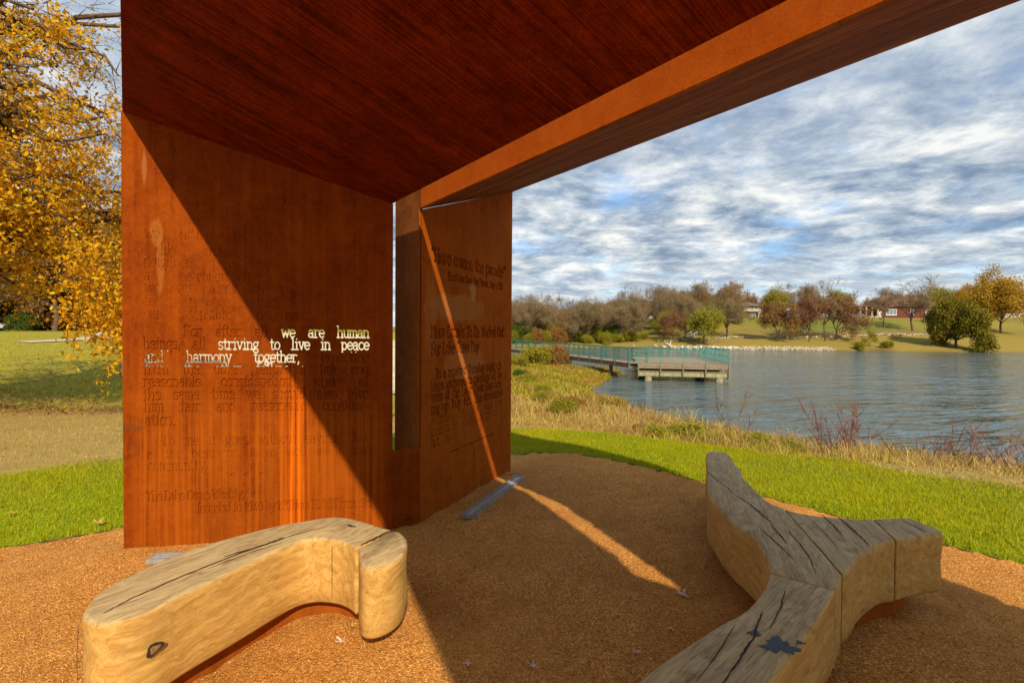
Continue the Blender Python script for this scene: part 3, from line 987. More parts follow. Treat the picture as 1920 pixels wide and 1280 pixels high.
L2 = (P2R - P2L).length
TX2 = []
def row2(t, x0, z, x1=None, u=U, hw=HW, fit='scale', slant=0.0):
    TX2.append((layout(t, x0, z, u, x1, fit, slant), hw))
row2('"Here comes the parade!"', .15, 2.203, 1.66, .0165, .0095)
row2('First Lake Como Day Parade, July 4, 1950', .424, 2.066, 1.60, .0100, .0065)
row2('More Details To Be Worked Out', .149, 1.546, 1.622, .0150, .0095)
row2('For Lake Como Day', .150, 1.396, 1.033, .0150, .0095)
row2('In a meeting Tuesday night cit-', .228, 1.190, 1.60, .0120, .0075)
row2('izens gathered to complete all de-', .152, 1.087, 1.60, .0120, .0075)
row2('tails of the Lake Como Day com-', .152, 0.990, 1.60, .0120, .0075)
row2('ing up July 4th. The decorated', .148, 0.888, 1.605, .0120, .0075)
row2('homes, offices, and the', .155, 0.788, 1.606, .0120, .003)
row2('parade should go out', .155, 0.690, 1.606, .0120, .003)
row2('at ten', .156, 0.600, .60, .0120, .003)
TX2.append(([[(.449, .492), (1.379, .505)]], .005))
TX2.append(([[(.932, .49), (.932, .21)], [(1.379, .505), (1.379, .25)]], .003))
zt2 = lambda s: T2.z + (T3.z - T2.z) * (s / L2)
V, F = cut_sheet((0.10, 1.72, 0.16, 2.36), TX2, 0.0050, P2L, A2, N2, 0.016,
                 [[(0, -.35), (L2, -.35), (L2, .16), (0, .16)], [(0, .16), (.10, .16), (.10, 2.36), (0, 2.36)], [(1.72, .16), (L2, .16), (L2, 2.36), (1.72, 2.36)],
                  [(0, 2.36), (L2, 2.36), (L2, zt2(L2)), (0, zt2(0))]])
obj('side_panel', mesh_np('side_panel', V, F, M_SIDE), pav)
backing(P2L, A2, N2, [[(0, -.35), (L2, -.35), (L2, zt2(L2) - .004), (0, zt2(0) - .004)]], 0.0155, 0.026, 'side_backing', M_SIDE)

# sill between the two walls, with the open slot above it
ZS = 0.637
MB().plate([Vector((W1R.x, W1R.y, -.35)), Vector((W1R.x, W1R.y, ZS)), Vector((P2L.x, P2L.y, ZS)), Vector((P2L.x, P2L.y, -.35))], 0.014).build('sill_plate', M_WALL, pav)
# fin running back from the side panel, and its fellow rising from the roof valley
fe = P2L + BHv * 0.55
MB().plate([Vector((P2L.x - .004, P2L.y + .012, -.35)), Vector((fe.x, fe.y, -.35)), Vector((fe.x, fe.y, 2.98)), Vector((P2L.x - .004, P2L.y + .012, 2.94))], 0.012).build('rear_fin', M_WING, pav)  # darker brown steel puts the shade on this fin into its colour
# edge return of the wall beside the slot
we = W1R + BHv * 0.05 - Vector(N1) * 0.017
MB().plate([Vector((W1R.x, W1R.y, ZS + .003)) - Vector(N1) * .017, Vector((W1R.x, W1R.y, 2.60)) - Vector(N1) * .017, Vector((we.x, we.y, 2.60)), Vector((we.x, we.y, ZS + .003))], 0.010).build('slot_edge', M_WALL, pav)

pz_roof = lambda p: T0.z + (p - T0.dot(PHv)) * (T1.z - T0.z) / (T1.dot(PHv) - T0.dot(PHv))
pz_wing = lambda p: T2.z + (p - T2.dot(PHv)) * (T3.z - T2.z) / (T3.dot(PHv) - T2.dot(PHv))
D2 = Vector((0.37, -0.929, 0))
def onroof(v): return Vector((v.x, v.y, pz_roof(v.dot(PHv))))
def onwing(v): return Vector((v.x, v.y, pz_wing(v.dot(PHv))))
a1 = T0 + Vector((0.602, -0.7985, 0)) * 4.9; a2 = a1 + D2 * 3.2
b1 = T1 - BHv * 3.7; b2 = b1 + D2 * 4.6
c1 = T2 - BHv * 3.7; c2 = c1 + D2 * 4.6
d1 = T3 - BHv * 5.0; d2 = d1 + D2 * 4.8
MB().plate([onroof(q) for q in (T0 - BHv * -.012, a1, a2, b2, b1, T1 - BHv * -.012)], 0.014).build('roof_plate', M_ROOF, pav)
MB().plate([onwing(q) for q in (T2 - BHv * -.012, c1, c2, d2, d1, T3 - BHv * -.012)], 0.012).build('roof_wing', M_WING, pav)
fin = MB()
Hf = Vector((0, 0, 0.34))
cz = lambda q: onwing(q) + Vector((0, 0, 0.0135)) - PHv * 0.0
fin.plate([cz(T2), cz(T2) + Hf, cz(c1) + Hf, cz(c1)], 0.012)
fin.build('roof_fin', M_FIN, pav)
lip = MB()  # unseen upstand added above the slot edge, narrows the streak of sun
lz = Vector((0, 0, .0145))
Hl = Vector((0, 0, .345))
Te = T1 + BHv * .55
lip.plate([onroof(Te) + lz, onroof(b1) + lz, onroof(b1) + lz + Hl, onroof(Te) + lz + Hl], 0.010)
lip.build('added_shade_lip', M_ROOF, pav)
lip2 = MB().plate([onroof(b1) + lz, onroof(b1 + D2 * 1.75) + lz, onroof(b1 + D2 * 1.75) + lz + Hl, onroof(b1) + lz + Hl], 0.010)  # same added upstand carried on along the bent slot to block sun
lip2.build('added_shade_lip', M_ROOF, pav)
# beyond the end of the slot the valley is closed
sl = 1.50
cap = MB()
qa, qb = onroof(b1 + D2 * sl) + Vector((0, 0, .016)), onwing(c1 + D2 * sl) + Vector((0, 0, .016))
qc, qd = onwing(c2) + Vector((0, 0, .016)), onroof(b2) + Vector((0, 0, .016))
cap.add([qa, qb, qc, qd, qa + Vector((0, 0, .01)), qb + Vector((0, 0, .01)), qc + Vector((0, 0, .01)), qd + Vector((0, 0, .01))],
        [(0, 1, 2), (0, 2, 3), (4, 6, 5), (4, 7, 6), (0, 4, 5, 1), (1, 5, 6, 2), (2, 6, 7, 3), (3, 7, 4, 0)])
cap.build('valley_plate', M_ROOF, pav)
fin2 = MB().plate([cz(c1), cz(c1) + Hf, cz(c1 + D2 * sl) + Hf, cz(c1 + D2 * sl)], 0.012)
fin2.build('roof_fin', M_FIN, pav)
# soft rubbed patches left on the side panel, and chalk scribbles on the wall
# ------------------------------------------------------------------ timber benches
def smooth_outline(pts, sub=5):
    """pts: (x,y) or (x,y,1) for a hard corner; catmull-rom between"""
    n = len(pts)
    out = []
    for i in range(n):
        p0, p1, p2, p3 = (np.array(pts[(i + k - 1) % n][:2], float) for k in range(4))
        if len(pts[i]) > 2:
            p0 = 2 * p1 - p2
        if len(pts[(i + 1) % n]) > 2:
            p3 = 2 * p2 - p1
        straight = len(pts[i]) > 2 and len(pts[(i + 1) % n]) > 2
        for k in range(1 if straight else sub):
            t = k / sub
            out.append(tuple(0.5 * (2 * p1 + (p2 - p0) * t + (2 * p0 - 5 * p1 + 4 * p2 - p3) * t * t + (3 * p1 - p0 - 3 * p2 + p3) * t ** 3)))
    return out


def offset_poly(P, d):
    """move outline inwards by d (counter-clockwise polygon)"""
    P = np.array(P, float)
    a = np.roll(P, 1, 0); b = np.roll(P, -1, 0)
    e1 = P - a; e2 = b - P
    n1 = np.stack([-e1[:, 1], e1[:, 0]], 1) / (np.linalg.norm(e1, axis=1, keepdims=True) + 1e-9)
    n2 = np.stack([-e2[:, 1], e2[:, 0]], 1) / (np.linalg.norm(e2, axis=1, keepdims=True) + 1e-9)
    n = n1 + n2
    L = np.linalg.norm(n, axis=1, keepdims=True)
    n = n / np.maximum(L, .3)
    k = 1 / np.maximum(np.sum(n * n2, 1, keepdims=True), .45)
    return P + n * d * k


def ccw(P):
    P = list(P)
    A = sum(P[i][0] * P[(i + 1) % len(P)][1] - P[(i + 1) % len(P)][0] * P[i][1] for i in range(len(P)))
    return P if A > 0 else P[::-1]


def timber(name, pts, ang, parent, zb=0.115, zt=0.46, rnd=0.03, seed=0, sub=5):
    P = np.array(ccw(smooth_outline(pts, sub)))
    P = offset_poly(P, 0.003)
    c = P.mean(0)
    hard = np.array([q[:2] for q in pts if len(q) > 2]).reshape(-1, 2)
    rk = np.array([np.clip(np.min(np.hypot(hard[:, 0] - q[0], hard[:, 1] - q[1])) / .09, .16, 1) if len(hard) else 1.0 for q in P])
    ca, sa = math.cos(-ang), math.sin(-ang)
    loc = lambda Q: np.stack([(Q[:, 0] - c[0]) * ca - (Q[:, 1] - c[1]) * sa, (Q[:, 0] - c[0]) * sa + (Q[:, 1] - c[1]) * ca], 1)
    rings = [(0.012, zb), (0.0, zb + 0.015)] + [(0.004 * math.sin(k * 2.1 + seed) + 0.004, zb + 0.015 + (zt - rnd - zb - 0.015) * k / 4) for k in range(1, 4)]
    rings += [(0.0, zt - rnd), (rnd * .14, zt - rnd * .45), (rnd * .45, zt - rnd * .13), (rnd, zt)]
    V, F = [], []
    n = len(P)
    for off, z in rings:
        Q = loc(P + (offset_poly(P, off) - P) * rk[:, None] if off else P)
        V += [(q[0], q[1], z + (0.0012 * math.sin(q[0] * 7 + seed) + 0.001 * math.sin(q[1] * 11 + seed) if z > zt - .001 else 0)) for q in Q]
    for r in range(len(rings) - 1):
        for i in range(n):
            F.append((r * n + i, r * n + (i + 1) % n, (r + 1) * n + (i + 1) % n, (r + 1) * n + i))
    F.append(tuple(reversed(range(n))))
    F.append(tuple(range((len(rings) - 1) * n, len(rings) * n)))
    me = mesh_np(name, V, F, M_WOOD, True)
    o = obj(name, me, parent, (c[0] - parent.location.x, c[1] - parent.location.y, -parent.location.z))
    o.rotation_euler = (0, 0, ang)
    return o


def ribbon(name, pts, w, parent, z=0.4632, mat=None, jag=0.35, seed=1, wall=None):
    """narrow tapering check in the top of a timber; wall=(nx,ny) lays it on an upright face instead"""
    rr = random.Random(seed)
    P = [np.array(p, float) for p in pts]
    fine = []
    for a, b in zip(P[:-1], P[1:]):
        for k in range(9):
            fine.append(a + (b - a) * k / 9)
    fine.append(P[-1])
    m = MB()
    n = len(fine)
    vs = []
    for i, p in enumerate(fine):
        t = i / (n - 1)
        ww = w * (math.sin(math.pi * min(1, .08 + t * .92)) ** .6 + .06) * (1 + jag * (rr.random() - .5) * 2)
        d = fine[min(i + 1, n - 1)] - fine[max(i - 1, 0)]
        if len(p) == 2:
            nn = np.array([-d[1], d[0]]) / (np.hypot(*d) + 1e-9)
            j = nn * (rr.random() - .5) * w * .7
            for s in (1, -1):
                q = p + j + nn * ww * .5 * s
                vs.append((q[0], q[1], z))
        else:
            nn = np.cross(d, np.array([wall[0], wall[1], 0.0]))
            nn /= (np.linalg.norm(nn) + 1e-9)
            j = nn * (rr.random() - .5) * w * 1.2
            for s in (1, -1):
                vs.append(tuple(p + j + nn * ww * .5 * s))
    lp = parent.location
    vs = [(v[0] - lp.x, v[1] - lp.y, v[2] - lp.z) for v in vs]
    m.add(vs, [(2 * i, 2 * i + 2, 2 * i + 3, 2 * i + 1) for i in range(n - 1)])
    return m.build(name, mat or M_CRACK, parent)


def steel_base(parent, pts, inset, z0=-0.12, z1=0.13, sub=5):
    P = offset_poly(np.array(ccw(smooth_outline(pts, sub))), inset)
    m = MB()
    lp = parent.location
    m.prism([(p[0] - lp.x, p[1] - lp.y) for p in P], z0 - lp.z, z1 - lp.z)
    return m.build('steel_base', M_EDGE, parent)


GL = -0.03
lb = thing('timber_bench', 'tan crooked oak bench with short end block in front of lettered wall', 'bench', (-1.2, 2.5, GL))
LB = [(-1.7, 2.01), (-1.755, 2.10), (-1.79, 2.266), (-1.678, 2.633), (-1.412, 2.943), (-1.217, 3.073), (-1.091, 3.128), (-0.969, 3.105), (-0.813, 3.012), (-0.68, 2.917, 1),
      (-0.812, 2.674, 1), (-0.898, 2.741), (-0.976, 2.775), (-1.085, 2.780), (-1.175, 2.702), (-1.296, 2.435), (-1.404, 2.202), (-1.453, 2.072), (-1.518, 1.986), (-1.605, 1.955)]
timber('long_timber', LB, R(58), lb, 0.10, 0.46, 0.024, 1)
LK = [(-0.672, 2.909, 1), (-0.623, 2.894), (-0.572, 2.819), (-0.548, 2.706), (-0.557, 2.576), (-0.602, 2.492), (-0.674, 2.451), (-0.738, 2.489), (-0.801, 2.668, 1)]
timber('end_block', LK, R(62), lb, 0.10, 0.457, 0.025, 2.3)
LBASE = [(-1.60, 2.15), (-1.62, 2.35), (-1.47, 2.70), (-1.25, 2.93), (-1.08, 2.99), (-0.93, 2.95), (-0.78, 2.83, 1), (-0.66, 2.62, 1), (-0.70, 2.58, 1), (-0.80, 2.74, 1), (-0.95, 2.83), (-1.10, 2.84),
         (-1.24, 2.72), (-1.37, 2.43), (-1.50, 2.13)]
steel_base(lb, LBASE, 0.035)
ribbon('crack', [(-1.63, 2.03), (-1.60, 2.15), (-1.50, 2.38), (-1.36, 2.62), (-1.20, 2.84), (-1.06, 2.97)], 0.007, lb, seed=3)
ribbon('crack', [(-1.44, 2.55), (-1.30, 2.70), (-1.245, 2.80)], 0.010, lb, seed=4)
ribbon('crack', [(-1.44, 2.42), (-1.33, 2.60), (-1.24, 2.72)], 0.004, lb, seed=5)
ribbon('crack', [(-0.96, 2.985), (-0.93, 2.965), (-0.90, 2.96)], 0.016, lb, seed=6)
ribbon('crack', [(-1.72, 2.02, .43), (-1.728, 2.02, .30), (-1.722, 2.02, .12)], 0.010, lb, seed=8, wall=(-.6, -.8))

# knot on the near side of the long timber: a flat dark oval with a paler heart
def knot(parent, c, nrm, rx, rz):
    n = Vector((nrm[0], nrm[1], 0)).normalized()
    tx = Vector((0, 0, 1)).cross(n)
    lp = parent.location
    m = MB()
    vs = [Vector(c) - lp + n * .004]
    k = 14
    for i in range(k):
        a = 2 * math.pi * i / k
        r = 1 + .18 * math.sin(3 * a + 1)
        vs.append(Vector(c) - lp + tx * (rx * r * math.cos(a) + .4 * rz * math.sin(a)) + Vector((0, 0, rz * r * math.sin(a))) + n * .001)
    m.add(vs, [(0, 1 + i, 1 + (i + 1) % k) for i in range(k)])
    o = m.build('knot', M_CRACK, parent)
    m2 = MB()
    vs2 = [vs[0] + n * .004] + [vs[0] + (v - vs[0]) * (.60 + .07 * math.sin(i * 1.3)) + n * .003 for i, v in enumerate(vs[1:])]
    m2.add(vs2, [(0, 1 + i, 1 + (i + 1) % k) for i in range(k)])
    m2.build('knot_heart', simple('knot_wood', (0.20, 0.105, 0.035), 0.8, 0.5, 60), o)


knot(lb, (-1.447, 2.062, .30), (.80, -.60), .030, .026)
ribbon('joint', [(-0.683, 2.905), (-0.742, 2.795), (-0.800, 2.690)], 0.011, lb, z=.4640, seed=34, jag=.0)
ribbon('seam', [(-0.972, 2.766, .435), (-0.972, 2.766, .28), (-0.972, 2.766, .115)], 0.0022, lb, seed=33, jag=.0, wall=(.3, -.95))
rb = thing('timber_bench', 'grey weathered three armed oak bench with dark stain beside the turf', 'bench', (1.6, 2.5, 0))
FA = [(1.654, 4.311, 1), (1.413, 3.657), (1.372, 3.41), (1.336, 3.112), (1.348, 2.931), (1.35, 2.796), (1.32, 2.649), (1.265, 2.495), (1.234, 2.418, 1), (1.45, 2.255, 1),
      (1.535, 2.353), (1.578, 2.41, 1), (1.79, 3.33, 1), (1.766, 3.477), (1.807, 3.757), (1.859, 4.059), (1.945, 4.30, 1)]
timber('far_arm', FA, R(72), rb, seed=.5)
timber('arm_tip', [(1.879, 4.907), (1.654, 4.311, 1), (1.945, 4.30, 1), (1.968, 4.446), (2.075, 4.835), (2.030, 4.945)], R(70), rb, 0.115, 0.458, 0.03, 3.1)
NA = [(1.234, 2.418, 1), (1.124, 2.267), (0.974, 2.106), (0.806, 1.986), (0.682, 1.89), (0.515, 1.755), (0.403, 1.647), (0.22, 1.45), (0.13, 1.30, 1), (0.50, 1.12, 1), (0.66, 1.40),
      (0.861, 1.652), (1.001, 1.792), (1.22, 2.011), (1.346, 2.142), (1.45, 2.255, 1)]
timber('near_arm', NA, R(44), rb, 0.115, 0.462, 0.028, 1.7)
RA = [(1.79, 3.33, 1), (1.836, 3.273), (1.917, 3.223), (2.019, 3.191), (2.143, 3.161), (2.247, 3.156, 1), (2.14, 2.824, 1), (2.036, 2.783), (1.92, 2.706), (1.786, 2.6), (1.645, 2.46), (1.578, 2.41, 1)]
timber('side_arm', RA, R(77), rb, 0.115, 0.460, 0.03, 2.2)
timber('end_block', [(2.247, 3.156, 1), (2.361, 3.182), (2.491, 3.194), (2.512, 3.136), (2.524, 2.963), (2.391, 2.909), (2.269, 2.866), (2.14, 2.824, 1)], R(77), rb, 0.115, 0.459, 0.028, 4.0)
steel_base(rb, [(1.90, 2.78, 1), (2.30, 2.955, 1), (2.36, 3.06, 1), (1.95, 3.05, 1)], 0.0, sub=1)
steel_base(rb, [(1.62, 4.05, 1), (1.50, 3.60), (1.45, 3.10), (1.44, 2.80), (1.42, 2.60, 1), (1.58, 2.62, 1), (1.66, 3.10), (1.68, 3.60), (1.78, 4.05, 1)], 0.0)
steel_base(rb, [(0.45, 1.50, 1), (0.65, 1.48, 1), (1.36, 2.22, 1), (1.24, 2.30, 1)], 0.0, sub=1)
ribbon('crack', [(1.62, 4.20), (1.60, 3.95), (1.60, 3.75), (1.58, 3.60)], 0.007, rb, seed=11)
ribbon('crack', [(1.585, 3.60), (1.60, 3.40), (1.585, 3.18), (1.575, 3.05)], 0.009, rb, seed=12)
ribbon('crack', [(1.56, 3.05), (1.53, 2.90), (1.50, 2.75)], 0.008, rb, seed=13)
ribbon('crack', [(1.46, 2.95), (1.45, 2.75), (1.43, 2.55)], 0.006, rb, seed=14)
ribbon('crack', [(1.60, 2.92), (1.57, 2.75), (1.52, 2.58), (1.46, 2.42)], 0.006, rb, seed=15)
ribbon('crack', [(1.22, 2.25), (1.12, 2.10), (1.00, 1.95)], 0.0055, rb, z=.4655, seed=16)
ribbon('crack', [(1.03, 2.07), (0.90, 1.88), (0.76, 1.72), (0.62, 1.56)], 0.007, rb, z=.4655, seed=17)
ribbon('crack', [(0.88, 1.98), (0.74, 1.80), (0.60, 1.64)], 0.0035, rb, z=.4655, seed=18)
ribbon('crack', [(1.96, 3.20), (1.93, 3.05), (1.88, 2.88)], 0.009, rb, z=.4637, seed=19)
ribbon('crack', [(2.04, 3.17), (2.00, 2.98), (1.955, 2.80), (1.93, 2.735)], 0.009, rb, z=.4637, seed=20)
ribbon('crack', [(1.84, 3.10), (1.80, 2.90), (1.73, 2.66)], 0.004, rb, z=.4637, seed=21)
ribbon('crack', [(2.42, 3.16), (2.41, 3.00), (2.40, 2.935)], 0.006, rb, z=.4625, seed=22)


def blot(name, c, r, parent, z, seed):
    rr = random.Random(seed)
    m = MB()
    k = 40
    lp = parent.location
    vs = [(c[0] - lp.x, c[1] - lp.y, z)]
    ph = [rr.random() * 6 for _ in range(5)]
    for i in range(k):
        a = 2 * math.pi * i / k
        q = r * (1 + .28 * math.sin(3 * a + ph[0]) + .20 * math.sin(7 * a + ph[1]) + .14 * math.sin(13 * a + ph[2]))
        vs.append((c[0] - lp.x + q * math.cos(a), c[1] - lp.y + q * math.sin(a) * .8, z))
    m.add(vs, [(0, 1 + i, 1 + (i + 1) % k) for i in range(k)])
    return m.build(name, M_TAR, parent)


blot('stain', (0.985, 1.845), 0.055, rb, .4652, 5)
blot('stain', (0.93, 1.925), 0.022, rb, .4650, 6)
blot('stain', (1.07, 1.865), 0.016, rb, .4650, 9)

# ------------------------------------------------------------------ light strips set in the gravel
def light_strip(name, a, b, w, label, z):
    a, b = Vector((*a, z)), Vector((*b, z))
    d = (b - a).normalized()
    L = (b - a).length
    s = Vector((-d.y, d.x, 0))
    up = Vector((0, 0, 1))
    c = (a + b) / 2
    t = thing(name, label, 'ground light', c)
    f = MB()
    for k in (-1, 1):
        f.box(s * k * (w / 2 - .012) + up * .004, (L, .024, .034), (d, s, up))
    for k in (-1, 1):
        f.box(d * k * (L / 2 - .006) + up * .0035, (.012, w - .05, .033), (d, s, up))
    f.build('frame', M_STEEL, t)
    MB().box(up * .006, (L - .026, w * .30, .022), (d, s, up)).build('lens', M_STEELDARK if False else simple('lens_grey', (0.31, 0.30, 0.27), 0.35, 0.2, 15, 0.4), t)
    for k in (-1, 1):
        MB().box(s * k * w * .255 + up * .004, (L - .026, w * .19, .020), (d, s, up)).build('channel', M_STEEL, t)
    for k in (-.3, .0, .3):
        MB().box(d * k * L + s * w * .40 + up * .0225, (.012, .008, .003), (d, s, up)).build('screw', M_STEELDARK, t)
    return t


light_strip('ground_light', (-0.37, 4.36), (0.094, 5.55), 0.115, 'long grey metal light strip lying at foot of the narrow lettered panel', 0.012)
light_strip('ground_light', (-2.58, 3.64), (-1.2, 3.80), 0.115, 'grey metal light strip half hidden behind tan oak bench', -0.045)

# ------------------------------------------------------------------ gravel chips, fallen leaves
def in_front(X, Y, margin=0.5):
    return (Y > 1.2) & (np.abs(X) < Y * (1 + margin))


def chips():
    N = 190000
    X = rng.uniform(-5.3, 4.7, N); Y = rng.uniform(1.3, 6.9, N)
    # thin out with distance
    keep = (sdist(GRAVEL, X, Y) < -0.01) & in_front(X, Y) & (rng.random(N) < np.clip(3.6 / Y, .3, 1))
    X, Y = X[keep], Y[keep]
    n = len(X)
    Z = gravel_h(X, Y)
    r = rng.uniform(.0018, .0042, n) * np.where(rng.random(n) < .012, 2.0, 1.0)
    base = np.array([(1, 0, 0), (-1, 0, 0), (0, 1, 0), (0, -1, 0), (0, 0, .75), (0, 0, -.75)], float)
    off = base[None] * r[:, None, None] * rng.uniform(.65, 1.3, (n, 6, 1))
    a = rng.uniform(0, 6.28, n)
    ca, sa = np.cos(a), np.sin(a)
    ox = off[:, :, 0] * ca[:, None] - off[:, :, 1] * sa[:, None]
    oy = off[:, :, 0] * sa[:, None] + off[:, :, 1] * ca[:, None]
    V = np.stack([X[:, None] + ox, Y[:, None] + oy, Z[:, None] + off[:, :, 2] + r[:, None] * .35], -1).reshape(-1, 3)
    f = np.array([(0, 2, 4), (2, 1, 4), (1, 3, 4), (3, 0, 4), (2, 0, 5), (1, 2, 5), (3, 1, 5), (0, 3, 5)])
    F = (f[None] + 6 * np.arange(n)[:, None, None]).reshape(-1, 3)
    o = obj('granite_chips', mesh_np('granite_chips', V, F, M_CHIPS), kind='stuff')
    tag(o, 'loose reddish granite chips covering the pavilion floor', 'gravel')


chips()


def leaf_mesh(seed, r=.06, mat=None):
    rr = random.Random(seed)
    m = MB()
    k = 5
    pts = []
    for i in range(k):
        a = R(90 + (i - 2) * 58)
        L = r * (1.15 if i == 2 else .95 if i in (1, 3) else .7)
        for da, q in ((-.32, .38), (-.16, .75), (0, 1.0), (.16, .72), (.32, .38)):
            pts.append((math.cos(a + da) * L * q, math.sin(a + da) * L * q))
    pts += [(r * .05, -r * .3), (r * .04, -r * .75), (-r * .04, -r * .75), (-r * .05, -r * .3)]
    cur = lambda x, y: .012 + 1.6 * (x * x + y * y) / r * .12 + .10 * x * math.sin(seed)
    vs = [(0, 0, .012)] + [(x, y, cur(x, y) + rr.uniform(-.004, .004)) for x, y in pts]
    n = len(pts)
    m.add(vs, [(0, 1 + i, 1 + (i + 1) % n) for i in range(n)])
    return m.mesh('fallen_leaf', mat or M_LEAF_DRY)


for (x, y, r, rz, lab, mt) in [
    (1.056, 3.103, .075, .5, 'pale brown lobed leaf on the gravel where the light streak ends', M_LEAF_DRY),
    (0.876, 2.735, .040, 2.0, 'small pale leaf scrap on gravel between lobed leaf and near bench arm', M_LEAF_DRY),
    (0.114, 2.418, .045, 1.1, 'small curled pale leaf on the shaded gravel mid floor', M_LEAF_DRY),
    (-0.193, 2.427, .040, 3.0, 'small tan leaf on gravel by the shadow edge near end block', M_LEAF_DRY),
    (0.637, 2.526, .030, 4.0, 'tiny leaf scrap on gravel beside the stained bench arm', M_LEAF_DRY),
    (-0.86, 2.60, .055, 1.0, 'brown leaf caught under the tan bench beside its steel base', M_LEAF_DRY),
    (-3.42, 4.02, .018, 2.2, 'tiny white scrap on the sunny gravel left of lettered wall', M_TRIM),
    (-3.50, 4.32, .085, .3, 'large brown leaf on turf near the gravel edge', M_LEAF_GOLD),
    (-3.03, 4.62, .06, 1.3, 'tan leaf on turf close to lettered wall edge', M_LEAF_GOLD),
    (-4.35, 4.45, .05, 2.5, 'small yellow leaf lying in the thick turf', M_LEAF_GOLD)]:
    z = float(gravel_h(np.array(x), np.array(y))) if sdist(GRAVEL, np.array([x]), np.array([y]))[0] < 0 else hz(x, y) + .035
    o = obj('fallen_leaf', leaf_mesh(int(x * 100 + 700), r * .85, mt), None, (x, y, z - .006))
    o.rotation_euler = (0.06, 0.1, rz)
    tag(o, lab, 'leaf', 'fallen leaves')

# ------------------------------------------------------------------ grass
def blades(name, X, Y, Z, h, w, lean, mat, label, cat, seg=1):
    n = len(X)
    a = rng.uniform(0, 2 * np.pi, n)
    b = rng.uniform(0, 2 * np.pi, n)
    wx, wy = np.cos(a) * w / 2, np.sin(a) * w / 2
    lx, ly = np.cos(b) * lean * h, np.sin(b) * lean * h
    if seg == 1:
        V = np.stack([np.stack([X - wx, Y - wy, Z], -1), np.stack([X + wx, Y + wy, Z], -1), np.stack([X + lx, Y + ly, Z + h], -1)], 1).reshape(-1, 3)
        F = np.arange(3 * n).reshape(n, 3)
    else:
        V = np.stack([np.stack([X - wx, Y - wy, Z], -1), np.stack([X + wx, Y + wy, Z], -1),
                      np.stack([X + wx * .8 + lx * .35, Y + wy * .8 + ly * .35, Z + h * .6], -1), np.stack([X - wx * .8 + lx * .35, Y - wy * .8 + ly * .35, Z + h * .6], -1),
                      np.stack([X + lx, Y + ly, Z + h * (1 - .25 * np.minimum(lean, 1.2))], -1)], 1).reshape(-1, 3)
        k = 5 * np.arange(n)[:, None]
        F = np.concatenate([k + np.array([[0, 1, 2]]), k + np.array([[0, 2, 3]]), k + np.array([[3, 2, 4]])], 0)
    o = obj(name, mesh_np(name, V, F, mat), kind='stuff')
    tag(o, label, cat)
    return o


def scatter(N, x0, x1, y0, y1, fn):
    X = rng.uniform(x0, x1, N); Y = rng.uniform(y0, y1, N)
    k = fn(X, Y)
    return X[k], Y[k]


def vis(X, Y, m=0.45):
    return (Y > 1.6) & (np.abs(X) < Y * (1 + m) + .3)


# turf round the pavilion
X, Y = scatter(520000, -10, 10, 1.8, 9.8, lambda X, Y: vis(X, Y) & (lambda s: (s > 0.03) & (s < 2.45 + .25 * np.sin(X * 3.1) * np.cos(Y * 2.7)))(sdist(GRAVEL, X, Y)) & ~((np.abs(X + 1.6) < .9) & (Y < 5.9)))
n = len(X)
blades('turf_grass', X, Y, ground_h(X, Y) - .005, rng.uniform(.022, .055, n), rng.uniform(.005, .010, n), rng.uniform(0, .7, n), M_TURF, 'bright green mown turf ringing the gravel', 'grass')

X, Y = scatter(2600, -9, 9, 2.8, 9.8, lambda X, Y: vis(X, Y) & (sdist(GRAVEL, X, Y) > 0.03) & (sdist(GRAVEL, X, Y) < 2.6) & (rng.random(len(X)) < np.where(X < 0, .55, .16)))
n = len(X)
blades('turf_leaf_litter', X, Y, ground_h(X, Y) + .030, rng.uniform(.004, .02, n), rng.uniform(.02, .05, n), rng.uniform(.8, 3.0, n), M_F['brown'], 'small brown leaves scattered through the green turf', 'leaf litter')

# straw coloured strip and the rough bank down to the water
def bankmask(X, Y):
    s = sdist(GRAVEL, X, Y); l = sdist(LAKE, X, Y)
    return vis(X, Y) & (s > 2.2) & (l > -0.1) & (X > -.4)
X, Y = scatter(230000, -1, 18, 4.5, 34, lambda X, Y: bankmask(X, Y) & (rng.random(len(X)) < np.clip(9 / Y, .15, 1)))
n = len(X)
s = sdist(GRAVEL, X, Y)
tall = sstep(2.6, 4.2, s)
clump = np.clip(.55 + .6 * wob(X, Y, 1.7) + .35 * wob(X, Y, 4.1, 2.0), .12, 1.5)
h = (.04 + .21 * tall * clump + .30 * tall * sstep(.70, 1.10, clump)) * rng.uniform(.5, 1.35, n)
blades('dry_bank_grass', X, Y, ground_h(X, Y) - .01, h, rng.uniform(.006, .013, n) * np.clip(Y / 9, 1, 3), rng.uniform(.1, 1.3, n), M_STRAW, 'straw coloured rough grass on the bank above the lake', 'grass', 2)

X, Y = scatter(50000, -1, 18, 5.5, 34, lambda X, Y: bankmask(X, Y) & (sdist(GRAVEL, X, Y) > 3.3) & (wob(X, Y, .75, 1.0) + .6 * wob(X, Y, 2.1) > .34) & (rng.random(len(X)) < np.clip(9 / Y, .2, 1)))
n = len(X)
blades('green_bank_weeds', X, Y, ground_h(X, Y) - .01, rng.uniform(.08, .30, n), rng.uniform(.010, .026, n) * np.clip(Y / 10, 1, 2.5), rng.uniform(.2, 1.1, n), M_WEED, 'yellow green weeds growing in patches along the bank', 'weeds', 2)

